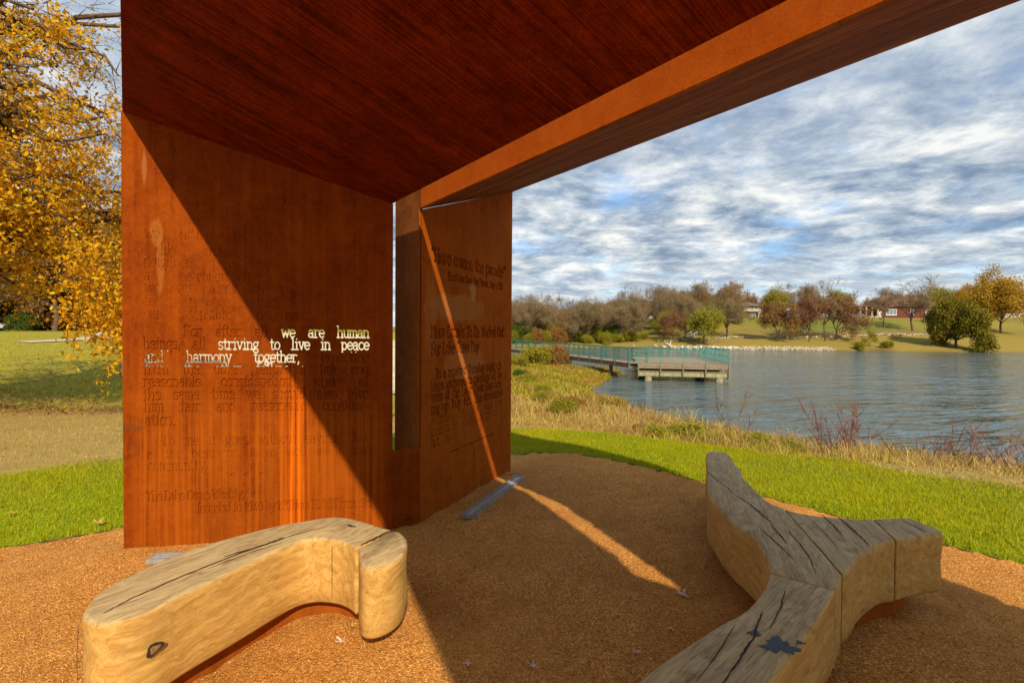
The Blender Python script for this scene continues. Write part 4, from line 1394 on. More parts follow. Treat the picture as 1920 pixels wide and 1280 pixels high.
# marsh further along the shore
X, Y = scatter(120000, -6, 12, 26, 75, lambda X, Y: (sdist(LAKE, X, Y) > -.35 + .25 * np.sin(X * 2 + Y)) & (sdist(LAKE, X, Y) < 9) & (np.abs(X) < Y) & (X > -.12 * Y))
n = len(X)
blades('marsh_grass', X, Y, ground_h(X, Y) - .01, rng.uniform(.15, .55, n) * (.6 + .6 * np.clip(wob(X, Y, .5) + .5, 0, 1)), rng.uniform(.03, .07, n), rng.uniform(.1, 1.0, n), M_WEED, 'yellow and rust coloured marsh grass beside the pier', 'grass', 2)
X, Y = scatter(60000, -6, 12, 26, 75, lambda X, Y: (sdist(LAKE, X, Y) > -.2) & (sdist(LAKE, X, Y) < 7) & (np.abs(X) < Y) & (X > -.12 * Y) & (wob(X, Y, .6, 3) > 0.05))
n = len(X)
blades('dry_marsh_stems', X, Y, ground_h(X, Y) - .01, rng.uniform(.15, .6, n), rng.uniform(.03, .06, n), rng.uniform(.1, 1.0, n), M_STRAW, 'dry brown stems standing in the marsh by the inlet', 'grass', 2)

# lawn to the left, up to the woods
X, Y = scatter(520000, -34, -1, 5.8, 34, lambda X, Y: (X < -.16 * Y) & (X > -1.15 * Y) & (sdist(GRAVEL, X, Y) > 2.1) & (Y < 13.2) & (rng.random(len(X)) < np.clip(8 / Y, .1, 1)))
n = len(X)
blades('dry_lawn_grass', X, Y, ground_h(X, Y) - .01, rng.uniform(.02, .06, n), rng.uniform(.006, .011, n), rng.uniform(.1, 1.2, n), M_STRAW, 'parched tan grass between turf and ditch', 'grass')
X, Y = scatter(230000, -50, -2, 12.5, 46, lambda X, Y: (X < -.16 * Y) & (X > -1.15 * Y) & (rng.random(len(X)) < np.clip(14 / Y, .1, 1)))
n = len(X)
blades('olive_lawn_grass', X, Y, ground_h(X, Y) - .01, rng.uniform(.04, .10, n), rng.uniform(.016, .032, n), rng.uniform(.1, 1.1, n), M_LAWNBL, 'olive lawn rising beyond the ditch', 'grass')
X, Y = scatter(16000, -30, -2, 11, 26, lambda X, Y: (X < -.16 * Y) & (X > -1.15 * Y) & (rng.random(len(X)) < np.exp(-((Y - 13) / 2.2) ** 2) + .08))
n = len(X)
blades('lawn_leaf_litter', X, Y, ground_h(X, Y) + .04, rng.uniform(.015, .05, n), rng.uniform(.05, .10, n), rng.uniform(.5, 2.0, n), M_F['brown'], 'brown leaf litter gathered along the ditch', 'leaf litter')
# ------------------------------------------------------------------ trees
def grow(rr, height, spread, levels=3, trunk_r=.22, trunk_frac=.28, nlimb=7, lean=(0, 0), droop=0.0, wig=.16, nsub=5, forks=1):
    """returns (trunk MB with limbs, list of twig segments (p,q,r))"""
    m = MB()
    tips = []
    segs = []
    def branch(p, d, L, r, lev, n=4):
        pts = [p]
        q = p.copy(); dd = d.copy()
        for i in range(n):
            dd = (dd + Vector((rr.gauss(0, wig), rr.gauss(0, wig), rr.gauss(0, wig * .8) + (.06 - droop)))).normalized()
            q = q + dd * L / n
            pts.append(q.copy())
        rad = [r * (1 - .72 * i / n) for i in range(n + 1)]
        if lev <= 1:
            m.tube(pts, rad, 5 if lev == 0 else 4, False)
        else:
            for i in range(n):
                segs.append((pts[i], pts[i + 1], rad[i]))
        if lev < levels:
            k = nsub if lev < levels - 1 else nsub + 2
            for j in range(k):
                t = .3 + .7 * (j + rr.random()) / k
                i = min(n - 1, int(t * n))
                b = pts[i].lerp(pts[i + 1], t * n - i)
                ax = (pts[i + 1] - pts[i]).normalized()
                side = ax.orthogonal().normalized()
                side.rotate(Matrix.Rotation(rr.uniform(0, 6.28), 3, ax))
                nd = (ax * rr.uniform(.35, .8) + side * rr.uniform(.5, 1.0) + Vector((0, 0, .12 - droop))).normalized()
                branch(b, nd, L * rr.uniform(.42, .68), max(rad[i] * .55, .008), lev + 1, 3)
        else:
            tips.append((pts[-1], dd))
            tips.append((pts[-2], dd))
    th = height * trunk_frac
    top = Vector((lean[0] * th, lean[1] * th, th))
    m.tube([Vector((0, 0, -.4)), Vector((0, 0, .0)), top * .5 + Vector((rr.gauss(0, .05) * th, rr.gauss(0, .05) * th, 0)), top], [trunk_r * 1.35, trunk_r * 1.1, trunk_r * .9, trunk_r * .8], 7)
    for i in range(nlimb):
        a = 2 * math.pi * (i + rr.random() * .7) / nlimb
        el = rr.uniform(.25, 1.25) if i < nlimb - 2 else rr.uniform(1.1, 1.5)
        horiz = math.cos(el) * spread
        d = Vector((math.cos(a) * horiz + lean[0] * .5, math.sin(a) * horiz + lean[1] * .5, math.sin(el) * (height - th)))
        L = d.length * rr.uniform(.62, .82)
        st = top * rr.uniform(.75, 1.0)
        branch(st, d.normalized(), L, trunk_r * rr.uniform(.42, .6), 0, 5)
    return m, segs, tips


def twig_mesh(segs, tips, rr, min_r, leaf_n, leaf_s, leaf_spread, twig_per_tip=0, twig_len=.8):
    """thin blades for twigs and small folded quads for leaves; two lists of triangles"""
    V, F = [], []
    rg = np.random.default_rng(rr.randint(0, 10 ** 6))
    P = []
    for p, q, r in segs:
        P.append((p, q, max(r, min_r)))
    for p, d in tips:
        for k in range(twig_per_tip):
            e = Vector((rr.gauss(0, 1), rr.gauss(0, 1), rr.gauss(.35, .8))).normalized()
            P.append((p, p + (d + e * 1.1).normalized() * twig_len * rr.uniform(.5, 1.2), min_r * .8))
    A = np.array([[*p, *q] for p, q, r in P]) if P else np.zeros((0, 6))
    r = np.array([x[2] for x in P]) if P else np.zeros(0)
    if len(A):
        d = A[:, 3:] - A[:, :3]
        rnd = rg.standard_normal(d.shape)
        s = np.cross(d, rnd); s /= (np.linalg.norm(s, axis=1, keepdims=True) + 1e-9)
        s2 = np.cross(d, s); s2 /= (np.linalg.norm(s2, axis=1, keepdims=True) + 1e-9)
        a, b = A[:, :3], A[:, 3:]
        rr_ = r[:, None]
        tv = np.stack([a + s * rr_, a - .5 * s * rr_ + .87 * s2 * rr_, a - .5 * s * rr_ - .87 * s2 * rr_, b], 1).reshape(-1, 3)
        n = len(A)
        tf = (np.array([(0, 1, 3), (1, 2, 3), (2, 0, 3)])[None] + 4 * np.arange(n)[:, None, None]).reshape(-1, 3)
    else:
        tv, tf = np.zeros((0, 3)), np.zeros((0, 3), int)
    if leaf_n and tips:
        T = np.array([tuple(p) for p, d in tips])
        C = np.repeat(T, leaf_n, 0)
        C = C + rg.standard_normal(C.shape) * leaf_spread
        n = len(C)
        u = rg.standard_normal((n, 3)); u /= np.linalg.norm(u, axis=1, keepdims=True)
        w = np.cross(u, rg.standard_normal((n, 3))); w /= (np.linalg.norm(w, axis=1, keepdims=True) + 1e-9)
        sz = (leaf_s * rg.uniform(.6, 1.35, n))[:, None]
        lv = np.stack([C - u * sz, C + w * sz * .55, C + u * sz, C - w * sz * .55], 1).reshape(-1, 3)
        lf = (np.array([(0, 1, 2), (0, 2, 3)])[None] + 4 * np.arange(n)[:, None, None]).reshape(-1, 3)
    else:
        lv, lf = np.zeros((0, 3)), np.zeros((0, 3), int)
    return (tv, tf), (lv, lf)


PROTO = {}


def tree_proto(key, seed, height, spread, fol, leaf_n, leaf_s, leaf_spread, min_r=.02, twigs=4, twig_len=.8, bark=None, twig_mat=None, **kw):
    rr = random.Random(seed)
    m, segs, tips = grow(rr, height, spread, **kw)
    (tv, tf), (lv, lf) = twig_mesh(segs, tips, rr, min_r, leaf_n, leaf_s, leaf_spread, twigs, twig_len)
    V = np.concatenate([tv, lv]); F = np.concatenate([tf, lf + len(tv)]).astype(int)
    me = mesh_np('crown', V, F, [twig_mat or M_F['grey'], M_F[fol]])
    mi = np.zeros(len(me.polygons), np.int32); mi[len(tf):] = 1
    me.polygons.foreach_set('material_index', mi)
    PROTO[key] = (m.mesh('trunk', bark or M_BARK, True), me)


def plant(name, key, x, y, label, group=None, s=1.0, rz=None, z=None, cat='tree'):
    tr, cr = PROTO[key]
    t = thing(name, label, cat, (x, y, hz(x, y) if z is None else z), random.uniform(0, 6.28) if rz is None else rz, group)
    sc = s if hasattr(s, '__len__') else (s, s, s)
    t.scale = sc
    obj('trunk', tr, t)
    obj('crown', cr, t)
    return t


for i in range(4):
    tree_proto(('grey', i), 20 + i, 12.5, 6.5, 'grey', 2, .10, .5, .026, 3, 1.0, nlimb=8, trunk_r=.27, trunk_frac=.25, nsub=5)
for i in range(3):
    tree_proto(('brown', i), 40 + i, 10.5, 6.0, 'brown', 9, .17, .5, .024, 4, .8, nlimb=7, trunk_r=.18, trunk_frac=.2, nsub=4)
for i in range(2):
    tree_proto(('red', i), 50 + i, 10.5, 6.5, 'red', 5, .16, .5, .026, 4, .9, nlimb=7, trunk_r=.2, trunk_frac=.24, nsub=4, bark=M_BARK)
for i in range(2):
    tree_proto(('gold', i), 60 + i, 13.0, 7.5, 'gold', 16, .20, .7, .024, 3, .8, nlimb=8, trunk_r=.24, trunk_frac=.24, nsub=4)
for i in range(2):
    tree_proto(('lime', i), 70 + i, 8.5, 5.5, 'lime', 9, .17, .55, .02, 3, .7, nlimb=7, trunk_r=.18, trunk_frac=.22, nsub=4)
tree_proto('oak', 81, 12.4, 8.6, 'olive', 22, .24, .60, .03, 1, .6, nlimb=13, trunk_r=.42, trunk_frac=.20, nsub=5, droop=.04)
for i in range(2):
    tree_proto(('tall', i), 90 + i, 13.0, 4.8, 'grey', 0, .1, .5, .032, 5, .9, nlimb=6, trunk_r=.22, trunk_frac=.34, nsub=4, lean=(.12, 0))
tree_proto('sapling', 99, 3.6, 2.0, 'lime', 10, .10, .25, .015, 3, .4, nlimb=6, trunk_r=.06, trunk_frac=.15, nsub=3, levels=2)
for i in range(2):
    tree_proto(('bush', i), 110 + i, 3.2, 3.4, 'lime', 34, .13, .42, .015, 2, .4, nlimb=9, trunk_r=.07, trunk_frac=.06, nsub=4, levels=2)
tree_proto('greenbush', 115, 3.6, 3.8, 'green', 46, .13, .42, .015, 1, .4, nlimb=9, trunk_r=.07, trunk_frac=.06, nsub=4, levels=2)
tree_proto('rustbush', 116, 2.6, 3.2, 'brown', 34, .13, .42, .015, 2, .4, nlimb=9, trunk_r=.06, trunk_frac=.06, nsub=4, levels=2)

# the wood across the inlet
WOODG = 'trees of the wood across the lake'
KL = {'grey': 'leafless grey brown tree in the wood across the lake', 'brown': 'tree with rust brown leaves in the wood across the lake',
      'lime': 'yellow green tree at the edge of the wood across the lake', 'red': 'reddish tree in the wood across the lake'}
rw = random.Random(5)
for r_, (yy, step) in enumerate(((137, 4.8), (146, 4.4), (158, 4.6), (170, 5.0), (184, 5.5))):
    x = -6 + r_ * 2.0
    while x < yy * .44:
        k = rw.choices(['grey', 'brown', 'lime', 'red'], [5, 2.6, 3.0, .8] if r_ < 2 else [7, 2, 1.2, .2])[0]
        key = (k, rw.randrange({'grey': 4, 'brown': 3, 'lime': 2, 'red': 2}[k]))
        s = rw.uniform(.62, .95) * (1.0 if k in ('grey',) else .82)
        yq = yy + rw.uniform(-3, 3)
        if not (x > 34 and yq < 150 and rw.random() < .75):
            plant('wood_tree', key, x + rw.uniform(-1.5, 1.5), yq, KL[k] if r_ == 0 else KL[k].replace(' in the wood', ' deeper inside the wood').replace(' at the edge of', ' behind the edge of'), WOODG + ' ' + k + (' front' if r_ == 0 else ' inner'), s)
        x += step * rw.uniform(.75, 1.3)
for (x, y, k, s) in [(4.5, 132, 0, .6), (9.5, 133, 1, .8), (14.0, 134, 0, .55), (19.5, 134, 1, .6), (24, 133, 0, .75), (28, 135, 1, .6), (31.5, 137, 0, .7), (36, 141, 1, .5), (-1, 131, 1, .8)]:
    plant('shrub', ('bush', k), x, y, 'yellow green bush at the foot of the wood across the lake', 'bushes under the far wood', s, cat='bush')
for (x, y, k, s) in [(2.0, 134, 'greenbush', 1.2), (17, 137, 'greenbush', 1.1), (26.5, 138, 'greenbush', 1.0), (12, 133, 'rustbush', 1.1), (7, 133.5, 'rustbush', 1.0)]:
    plant('shrub', k, x, y, 'dark green bush at the foot of the far wood' if k == 'greenbush' else 'rust coloured bush at the foot of the far wood', 'understorey ' + k, s, cat='bush')

# bare trees along the skyline of the far hill
KS = {'grey': 'leafless tree on the hilltop skyline behind the houses', 'brown': 'rust brown tree on the hilltop skyline behind the houses', 'lime': 'yellow green tree on the hilltop skyline behind the houses'}
x = 62.0
while x < 215:
    k = rw.choices(['grey', 'brown', 'lime'], [6, 2, 1.2])[0]
    plant('skyline_tree', (k, rw.randrange(2)), x, rw.uniform(188, 204), KS[k], 'skyline ' + k, rw.uniform(.5, .78) * (1.15 if k == 'lime' else 1))
    x += rw.uniform(5, 9)
# trees on the open far bank
for (nm, key, x, y, lab, s, rz) in [
    ('lakeside_tree', ('lime', 0), 47.6, 127.0, 'yellow olive tree beside the hillside stair across the lake', 1.0, 1.0),
    ('lakeside_tree', ('brown', 0), 66.4, 128.0, 'rounded rust brown tree on the far bank below the utility pole', .86, 2.0),
    ('lakeside_tree', ('red', 0), 74.3, 128.0, 'thin dark red tree beside the tall leaning leafless tree', (.82, .82, 1.0), .5),
    ('lakeside_tree', ('tall', 0), 78.3, 128.0, 'tall leaning leafless tree between two red trees on far bank', (.9, .9, .98), 3.1),
    ('lakeside_tree', ('red', 1), 81.6, 129.0, 'broad dark red tree in front of the parked silver car', 1.08, 4.0),
    ('hillside_tree', ('tall', 1), 105.0, 145.0, 'slender leafless tree in front of the red brick house porch', .72, .4),
    ('hillside_tree', ('tall', 0), 109.5, 140.0, 'spreading leafless tree in front of the red brick house', (1.15, 1.15, .95), 2.0),
    ('evergreen_oak', 'oak', 100.6, 116.0, 'large dense olive oak on the far shore casting a round shadow', (.66, .66, .84), 0.3),
    ('hillside_tree', ('gold', 0), 131.7, 138.0, 'big golden tree right behind the large olive oak', 1.1, 1.4),
    ('hilltop_tree', ('lime', 1), 153.6, 186.0, 'yellow green tree rising behind the red brick house roof', 1.15, .2),
    ('hilltop_tree', ('gold', 1), 172.0, 190.0, 'golden tree on the hilltop behind the big golden tree', 1.0, 2.4),
    ('hilltop_tree', ('gold', 0), 160.0, 182.0, 'orange gold tree on the hilltop beside the yellow green one', .75, 5.0),
    ('hilltop_tree', 'oak', 187.0, 196.0, 'dark evergreen on the hilltop beside the pale gabled house', .8, 1.0),
    ('hilltop_tree', ('lime', 0), 90.5, 178.0, 'green tree behind the rounded rust brown tree', 1.0, .9),
    ('hilltop_tree', ('grey', 2), 96.0, 182.0, 'grey leafless tree on the hilltop left of the thin red tree', .85, 1.9),
    ('hilltop_tree', ('brown', 1), 74.5, 176.0, 'rust brown tree standing beside the tan split level house', 1.0, 1.1),
    ('hilltop_tree', ('lime', 1), 119.0, 186.0, 'olive tree behind the red brick house porch', 1.0, 1.7),
    ('hilltop_tree', ('grey', 0), 111.0, 192.0, 'pale leafless tree on the hilltop behind the parked silver car', .95, 2.7),
    ('hilltop_tree', ('grey', 3), 140.0, 190.0, 'leafless tree behind the chimney of the red brick house', .9, 3.7),
    ('hilltop_tree', ('red', 0), 103.0, 176.0, 'low dark red tree on the hilltop above the white kerb', .7, 3.0),
    ('shore_sapling', 'sapling', 82.8, 118.6, 'small yellow sapling at the far waterline', 1.0, 0.0)]:
    plant(nm, key, x, y, lab, 'trees on the far bank', s, rz)
for (x, y, s) in [(79.5, 117.2, .42), (85.5, 116.6, .40)]:
    plant('shrub', ('bush', 0), x, y, 'low yellow bush beside the sapling at the far waterline', 'waterline bushes', s, cat='bush')

# bushes by the pier
plant('shrub', ('bush', 0), 2.4, 50.0, 'rounded yellow green bush where the teal railed gangway reaches land', None, (.62, .62, .52), 1.0, cat='bush')
plant('shrub', ('bush', 1), 0.2, 44.0, 'lower yellow bush on the marsh in front of the gangway', None, (.42, .42, .26), 2.0, cat='bush')
plant('shrub', 'rustbush', 4.4, 51.0, 'rust tinted bush leaning over the inlet beside the gangway', None, (.5, .5, .7), 2.0, cat='bush')
plant('shrub', 'greenbush', 0.6, 37.0, 'low green bush on the marsh beside the narrow lettered panel', None, (.22, .22, .16), 2.0, cat='bush')

for i, (x, y, k, s_) in enumerate([(3.4, 12.0, 0, .11), (4.5, 13.6, 1, .15), (5.0, 12.4, 0, .12), (6.2, 13.0, 1, .13), (7.0, 12.8, 0, .11), (2.0, 19.5, 0, .16), (1.4, 25.0, 0, .14), (0.9, 33, 1, .20), (1.8, 29, 0, .15)]):
    plant('bank_shrub', ('bush', k), x, y, 'low yellow green shrub among dry grass on the near bank', 'low green shrubs on the bank', (s_ * 1.3, s_ * 1.3, s_), cat='bush')
for i, (x, y, s_) in enumerate([(3.8, 15.2, .10), (2.8, 24.0, .14), (5.5, 13.6, .09)]):
    plant('bank_shrub', 'rustbush', x, y, 'low rust brown shrub among dry grass on the near bank', 'low rust shrubs on the bank', (s_ * 1.3, s_ * 1.3, s_), cat='bush')

# the wood behind the path on the left
rl = random.Random(11)
KL2 = {'grey': 'leafless brown trunked tree in the wood behind the path', 'brown': 'rust leaved tree in the wood behind the path', 'red': 'red leaved tree in the wood behind the path', 'gold': 'golden tree in the wood behind the path'}
for (y0, y1, n) in ((62, 70, 9), (74, 88, 11), (95, 120, 11)):
    for i in range(n):
        y = rl.uniform(y0, y1)
        t = .66 + .50 * (i + rl.random()) / n
        k = rl.choices(['grey', 'brown', 'red', 'gold'], [6, 3, 1, 1.2])[0]
        key = (k, rl.randrange({'grey': 4, 'brown': 3, 'red': 2, 'gold': 2}[k]))
        plant('wood_tree', key, -t * y, y, KL2[k], 'left wood ' + k, (rl.uniform(.9, 1.2),) * 2 + (rl.uniform(1.05, 1.35),))
for (t, y, k, s) in [(-.945, 62, 'greenbush', .55), (-.80, 66, 'rustbush', 1.2), (-.88, 68, 'rustbush', 1.3), (-.99, 72, 'rustbush', 1.3), (-.77, 80, 'rustbush', 1.6), (-.95, 84, 'rustbush', 1.7), (-.85, 90, 'rustbush', 2.0), (-1.0, 96, 'rustbush', 2.0), (-.72, 86, 'rustbush', 1.5)]:
    plant('shrub', k, t * y, y, 'deep green bush between trunks behind the path' if k == 'greenbush' else 'rust coloured thicket between trunks behind the path', 'left understorey ' + k, s, cat='bush')


# the big golden tree whose branches hang in on the left
def golden_tree():
    rr = random.Random(3)
    base = Vector((-15.2, 12.6, hz(-15.2, 12.6)))
    t = thing('golden_tree', 'large tree with drooping branches of golden leaves beyond the turf', 'tree', base)
    m = MB()
    m.tube([(0, 0, -.4), (0, 0, .2), (.15, 0, 2.2), (.1, .1, 4.2), (.3, 0, 6.5), (.2, 0, 9.0)], [.62, .5, .42, .36, .25, .12], 9)
    twigs, leaves = [], []
    def curve(p, q, sag, n=7, jit=.12):
        pts = []
        for i in range(n + 1):
            s = i / n
            v = p.lerp(q, s) + Vector((0, 0, 4 * sag * s * (1 - s)))
            if 0 < i:
                v += Vector((rr.gauss(0, jit), rr.gauss(0, jit), rr.gauss(0, jit)))
            pts.append(v)
        return pts
    ends = []
    for i in range(84):                                    # limbs
        a = rr.uniform(0, 6.28) if i > 60 else rr.uniform(-1.0, .45)
        hz_ = rr.uniform(1.8, 9.6)
        reach = rr.uniform(3.4, 6.9)
        tip_z = hz_ + rr.uniform(-2.0, 3.4) if hz_ > 4 else rr.uniform(3.0, 6.5)
        p = Vector((.15, 0, hz_)); q = Vector((math.cos(a) * reach, math.sin(a) * reach, max(3.2, tip_z)))
        pts = curve(p, q, rr.uniform(.3, 1.1), 8)
        r0 = rr.uniform(.05, .13)
        m.tube(pts, [r0 * (1 - .75 * k / 8) for k in range(9)], 5, False)
        for j in range(12):
            s = .25 + .75 * (j + rr.random()) / 12
            k = min(7, int(s * 8))
            b = pts[k].lerp(pts[k + 1], s * 8 - k)
            d = Vector((rr.gauss(math.cos(a) * .5, .7), rr.gauss(math.sin(a) * .5, .7), rr.gauss(.0, .5))).normalized()
            L = rr.uniform(.7, 1.9)
            sp = curve(b, b + d * L + Vector((0, 0, -.28 * L)), .12, 4, .05)
            for u in range(4):
                twigs.append((sp[u], sp[u + 1], .018 * (1 - .2 * u)))
            leafy = rr.random() < (.85 if b.z < 5.6 else max(.22, .85 - (b.z - 5.6) * .13)) * (.5 if (math.hypot(b.x, b.y) > 5.0 and b.z > 3.6) else 1)
            for w in range(6):
                s2 = rr.uniform(.25, 1)
                k2 = min(3, int(s2 * 4))
                c = sp[k2].lerp(sp[k2 + 1], s2 * 4 - k2)
                e = Vector((rr.gauss(0, .6), rr.gauss(0, .6), rr.gauss(-.2, .45))) + d * .4
                e2 = c + e.normalized() * rr.uniform(.25, .7)
                twigs.append((c, e2, .006))
                if leafy and rr.random() < .85:
                    ends.append((c.lerp(e2, .5), d)); ends.append((e2, d))
    # a curtain of hanging leafy twigs on the sunny outer side
    for i in range(70):
        a = rr.uniform(-.30, .12); rad = rr.uniform(5.5, 6.6)
        p = Vector((math.cos(a) * rad, math.sin(a) * rad, rr.uniform(2.4, 4.2)))
        L = rr.uniform(.8, 2.0)
        sp = curve(p, p + Vector((rr.gauss(.1, .25), rr.gauss(0, .25), -L)), .05, 4, .05)
        for u in range(4):
            twigs.append((sp[u], sp[u + 1], .008))
            if sp[u + 1].z > .35:
                ends.append((sp[u + 1], Vector((0, 0, -1)))); ends.append((sp[u].lerp(sp[u + 1], .5), Vector((0, 0, -1))))
    m.build('trunk', M_BARK, t, smooth=True)
    (tv, tf), (lv, lf) = twig_mesh(twigs, ends, rr, .005, 10, .052, .12, 0)
    obj('twigs', mesh_np('twigs', tv, tf, M_BARK), t)
    obj('crown', mesh_np('crown', lv, lf, M_GOLD), t)


golden_tree()

# ------------------------------------------------------------------ weeds standing out of the bank
def weed(x, y, h, n, spread, mat, label, seed, fork=4, r=.009):
    rr = random.Random(seed)
    t = thing('tall_weed', label, 'weed', (x, y, hz(x, y)), 0, 'tall dry weeds on the bank')
    segs = []
    for i in range(n):
        p = Vector((rr.gauss(0, .10) * spread, rr.gauss(0, .10) * spread, -.03))
        d = Vector((rr.gauss(0, .22) * spread, rr.gauss(0, .22) * spread, 1)).normalized()
        hh = h * rr.uniform(.55, 1.05)
        prev = p
        for k in range(4):
            d = (d + Vector((rr.gauss(0, .10), rr.gauss(0, .10), 0))).normalized()
            q = prev + d * hh / 4
            segs.append((prev, q, r * (1 - .18 * k)))
            if k > 0:
                for f in range(fork):
                    e = (d * .8 + Vector((rr.gauss(0, .6), rr.gauss(0, .6), .3))).normalized()
                    q2 = prev.lerp(q, rr.random()) + e * hh * rr.uniform(.08, .26)
                    segs.append((prev.lerp(q, .3), q2, r * .6))
            prev = q
    m = MB()
    for p, q, rad in segs:
        m.tube([p, q], [rad, rad * .7], 3, False)
    m.build('stems', mat, t, kind='stuff')
    return t


M_REDSTEM = simple('red_brown_stem', (0.20, 0.085, 0.055), 0.9, 0.3, 9)
M_TANSTEM = simple('tan_stem', (0.38, 0.25, 0.12), 0.9, 0.3, 9)
for i, (x, y, h, n, sp, mt, lab) in enumerate([
    (6.25, 14.2, 1.9, 6, 1.6, M_REDSTEM, 'tall bare red brown weed standing before the pier platform'),
    (7.6, 11.7, 1.6, 24, 1.7, M_REDSTEM, 'dense rust brown dead weed clump at the waterline'),
    (2.9, 13.2, 1.15, 3, 1.4, M_TANSTEM, 'thin tan weed stalks below the gangway'),
    (2.2, 12.0, .85, 3, 1.6, M_TANSTEM, 'short tan weed stalks nearest the narrow lettered panel'),
    (3.5, 12.6, 1.0, 4, 1.5, M_REDSTEM, 'reddish weed stalks below the left end of the platform'),
    (9.4, 11.6, 1.15, 12, 2.2, M_REDSTEM, 'dark twiggy weed beside the dense rust brown clump'),
    (10.9, 12.2, 1.35, 14, 2.4, M_REDSTEM, 'dark twiggy weed leaning over the water right of the rust clump'),
    (11.2, 11.2, 1.2, 16, 2.2, M_REDSTEM, 'tangled dark weed at the end of the bank'),
    (8.8, 10.2, .6, 8, 2.2, M_TANSTEM, 'low tan weed tangle above the rust brown clump'),
    (10.3, 10.6, .7, 10, 2.4, M_TANSTEM, 'low straw weed tangle beside the turf end'),
    (5.2, 12.4, .55, 8, 2.4, M_REDSTEM, 'low red twig weed in front of the tall bare weed')]):
    weed(x, y, h, n, sp, mt, lab, 300 + i)

# ------------------------------------------------------------------ fishing pier
def pier():
    F0 = Vector((9.83, 39.7, 0)); ex = Vector((0.981, -0.196, 0)); ey = Vector((0.196, 0.981, 0)); up = Vector((0, 0, 1))
    Wd, Dp = 6.6, 12.0
    ZD = -0.80
    t = thing('fishing_pier', 'timber fishing platform with teal railings and gangway over the lake', 'pier', F0 + Vector((0, 0, ZW)))
    o = F0 + Vector((0, 0, ZW))
    ax = (ex, ey, up)
    P = lambda s, d, z: F0 + ex * s + ey * d + up * z - o
    # deck boards, laid across
    nb = 40
    bw = Dp / nb
    bd = MB().box((0, 0, 0), (Wd + .1, bw - .02, .05), ax).mesh('deck_board', M_DECK)
    for i in range(nb):
        obj('deck_board', bd, t, P(Wd / 2, (i + .5) * bw, ZD - .025))
    MB().box(P(Wd / 2, -.035, ZD - .19), (Wd + .12, .06, .30), ax).build('front_fascia', M_POSTWOOD, t)
    MB().box(P(Wd / 2, -.075, ZD - .08), (Wd + .16, .02, .10), ax).build('front_trim', M_DECK, t)
    for s in (0, 1):
        MB().box(P(s * Wd, Dp / 2, ZD - .24), (.06, Dp - .1, .36), ax).build('side_fascia', M_POSTWOOD, t)
    # joists throw the space under the deck into shade
    for k in range(5):
        MB().box(P(.5 + k * (Wd - 1) / 4, Dp / 2, ZD - .32), (.12, Dp - .3, .22), ax).build('joist', M_DARKWOOD, t)
    # float beam in front, below the gap
    MB().box(P(Wd / 2, .10, -1.53), (Wd + .1, .14, .32), ax).build('lower_beam', M_BEAMPAINT, t)
    MB().box(P(Wd / 2, .02, -1.34), (Wd + .14, .10, .06), ax).build('beam_flange', M_POSTWOOD, t)
    MB().box(P(Wd / 2, .02, -1.715), (Wd + .14, .10, .05), ax).build('beam_flange', M_POSTWOOD, t)
    MB().box(P(Wd, Dp / 2, -1.68), (.14, Dp - .3, .34), ax).build('side_beam', M_BEAMPAINT, t)
    MB().box(P(0, Dp / 2, -1.68), (.14, Dp - .3, .34), ax).build('side_beam', M_BEAMPAINT, t)
    MB().box(P(Wd / 2, Dp - .1, -1.68), (Wd - .2, .14, .34), ax).build('rear_beam', M_BEAMPAINT, t)
    MB().box(P(Wd / 2, 2.4, -1.30), (Wd - .4, .05, .55), ax).build('cross_beam', M_DARKWOOD, t)
    for k in (.45, 1.25, 2.6, 3.35, 4.6, 5.7):
        MB().box(P(k, .018, -1.53), (.05, .022, .28), ax).build('stiffener', M_POSTWOOD, t)
    MB().bar(P(Wd + .02, .3, -1.45), P(Wd + .02, 2.6, -.98), .05).build('brace', M_DARKWOOD, t)
    # piles
    for (s, d) in ((.75, .16), (Wd - .65, .16), (Wd - 1.3, 4.5), (.75, 6), (Wd - .75, 9.5), (.75, 11)):
        m = MB()
        m.tube([P(s, d, -3.4), P(s, d, -2.10), P(s, d, -1.84), P(s, d, -1.745)], [.28, .30, .27, .26], 14)
        m.build('pile', M_CONC, t, smooth=False)
    # railing: posts carry down past the deck
    def rail(a, b, npost, post_low, name):
        a, b = Vector(a), Vector(b)
        d = (b - a)
        for i in range(npost):
            q = a + d * i / (npost - 1)
            MB().box(q + up * .55, (.05, .05, 1.10), ax).build('rail_post', M_TEAL, t)
            if post_low:
                MB().box(q + up * ((post_low - .005) / 2), (.075, .075, -post_low - .005), ax).build('lower_post', M_POSTWOOD, t)
        MB().bar(a + up * 1.12, b + up * 1.12, .06, .045).build('top_rail', M_TEAL, t)
        MB().bar(a + up * .62, b + up * .62, .03, .03).build('middle_rail', M_TEAL, t)
        MB().bar(a + up * .12, b + up * .12, .035, .035).build('bottom_rail', M_TEAL, t)
        m = MB()
        n = int(d.length / .13)
        for i in range(1, n):
            q = a + d * i / n
            m.box(q + up * .62, (.007, .007, .98), ax)
        m.build('balusters', M_TEAL, t, kind='stuff')
    rail(P(0, -.10, ZD), P(Wd, -.10, ZD), 5, -.93, 'front')
    rail(P(Wd + .06, .1, ZD), P(Wd + .06, Dp, ZD), 7, -.4, 'side')
    rail(P(Wd, Dp - .05, ZD), P(0, Dp - .05, ZD), 5, 0, 'rear')
    # gangway to the shore
    g0 = P(0.0, 1.1, ZD - .02)
    g1 = Vector((-1.6, 73.0, -.60)) - o
    gd = (g1 - g0); gl = gd.length; gx = gd.normalized()
    gs = Vector((gx.y, -gx.x, 0)).normalized()
    gax = (gx, gs, gx.cross(gs))
    n = 30
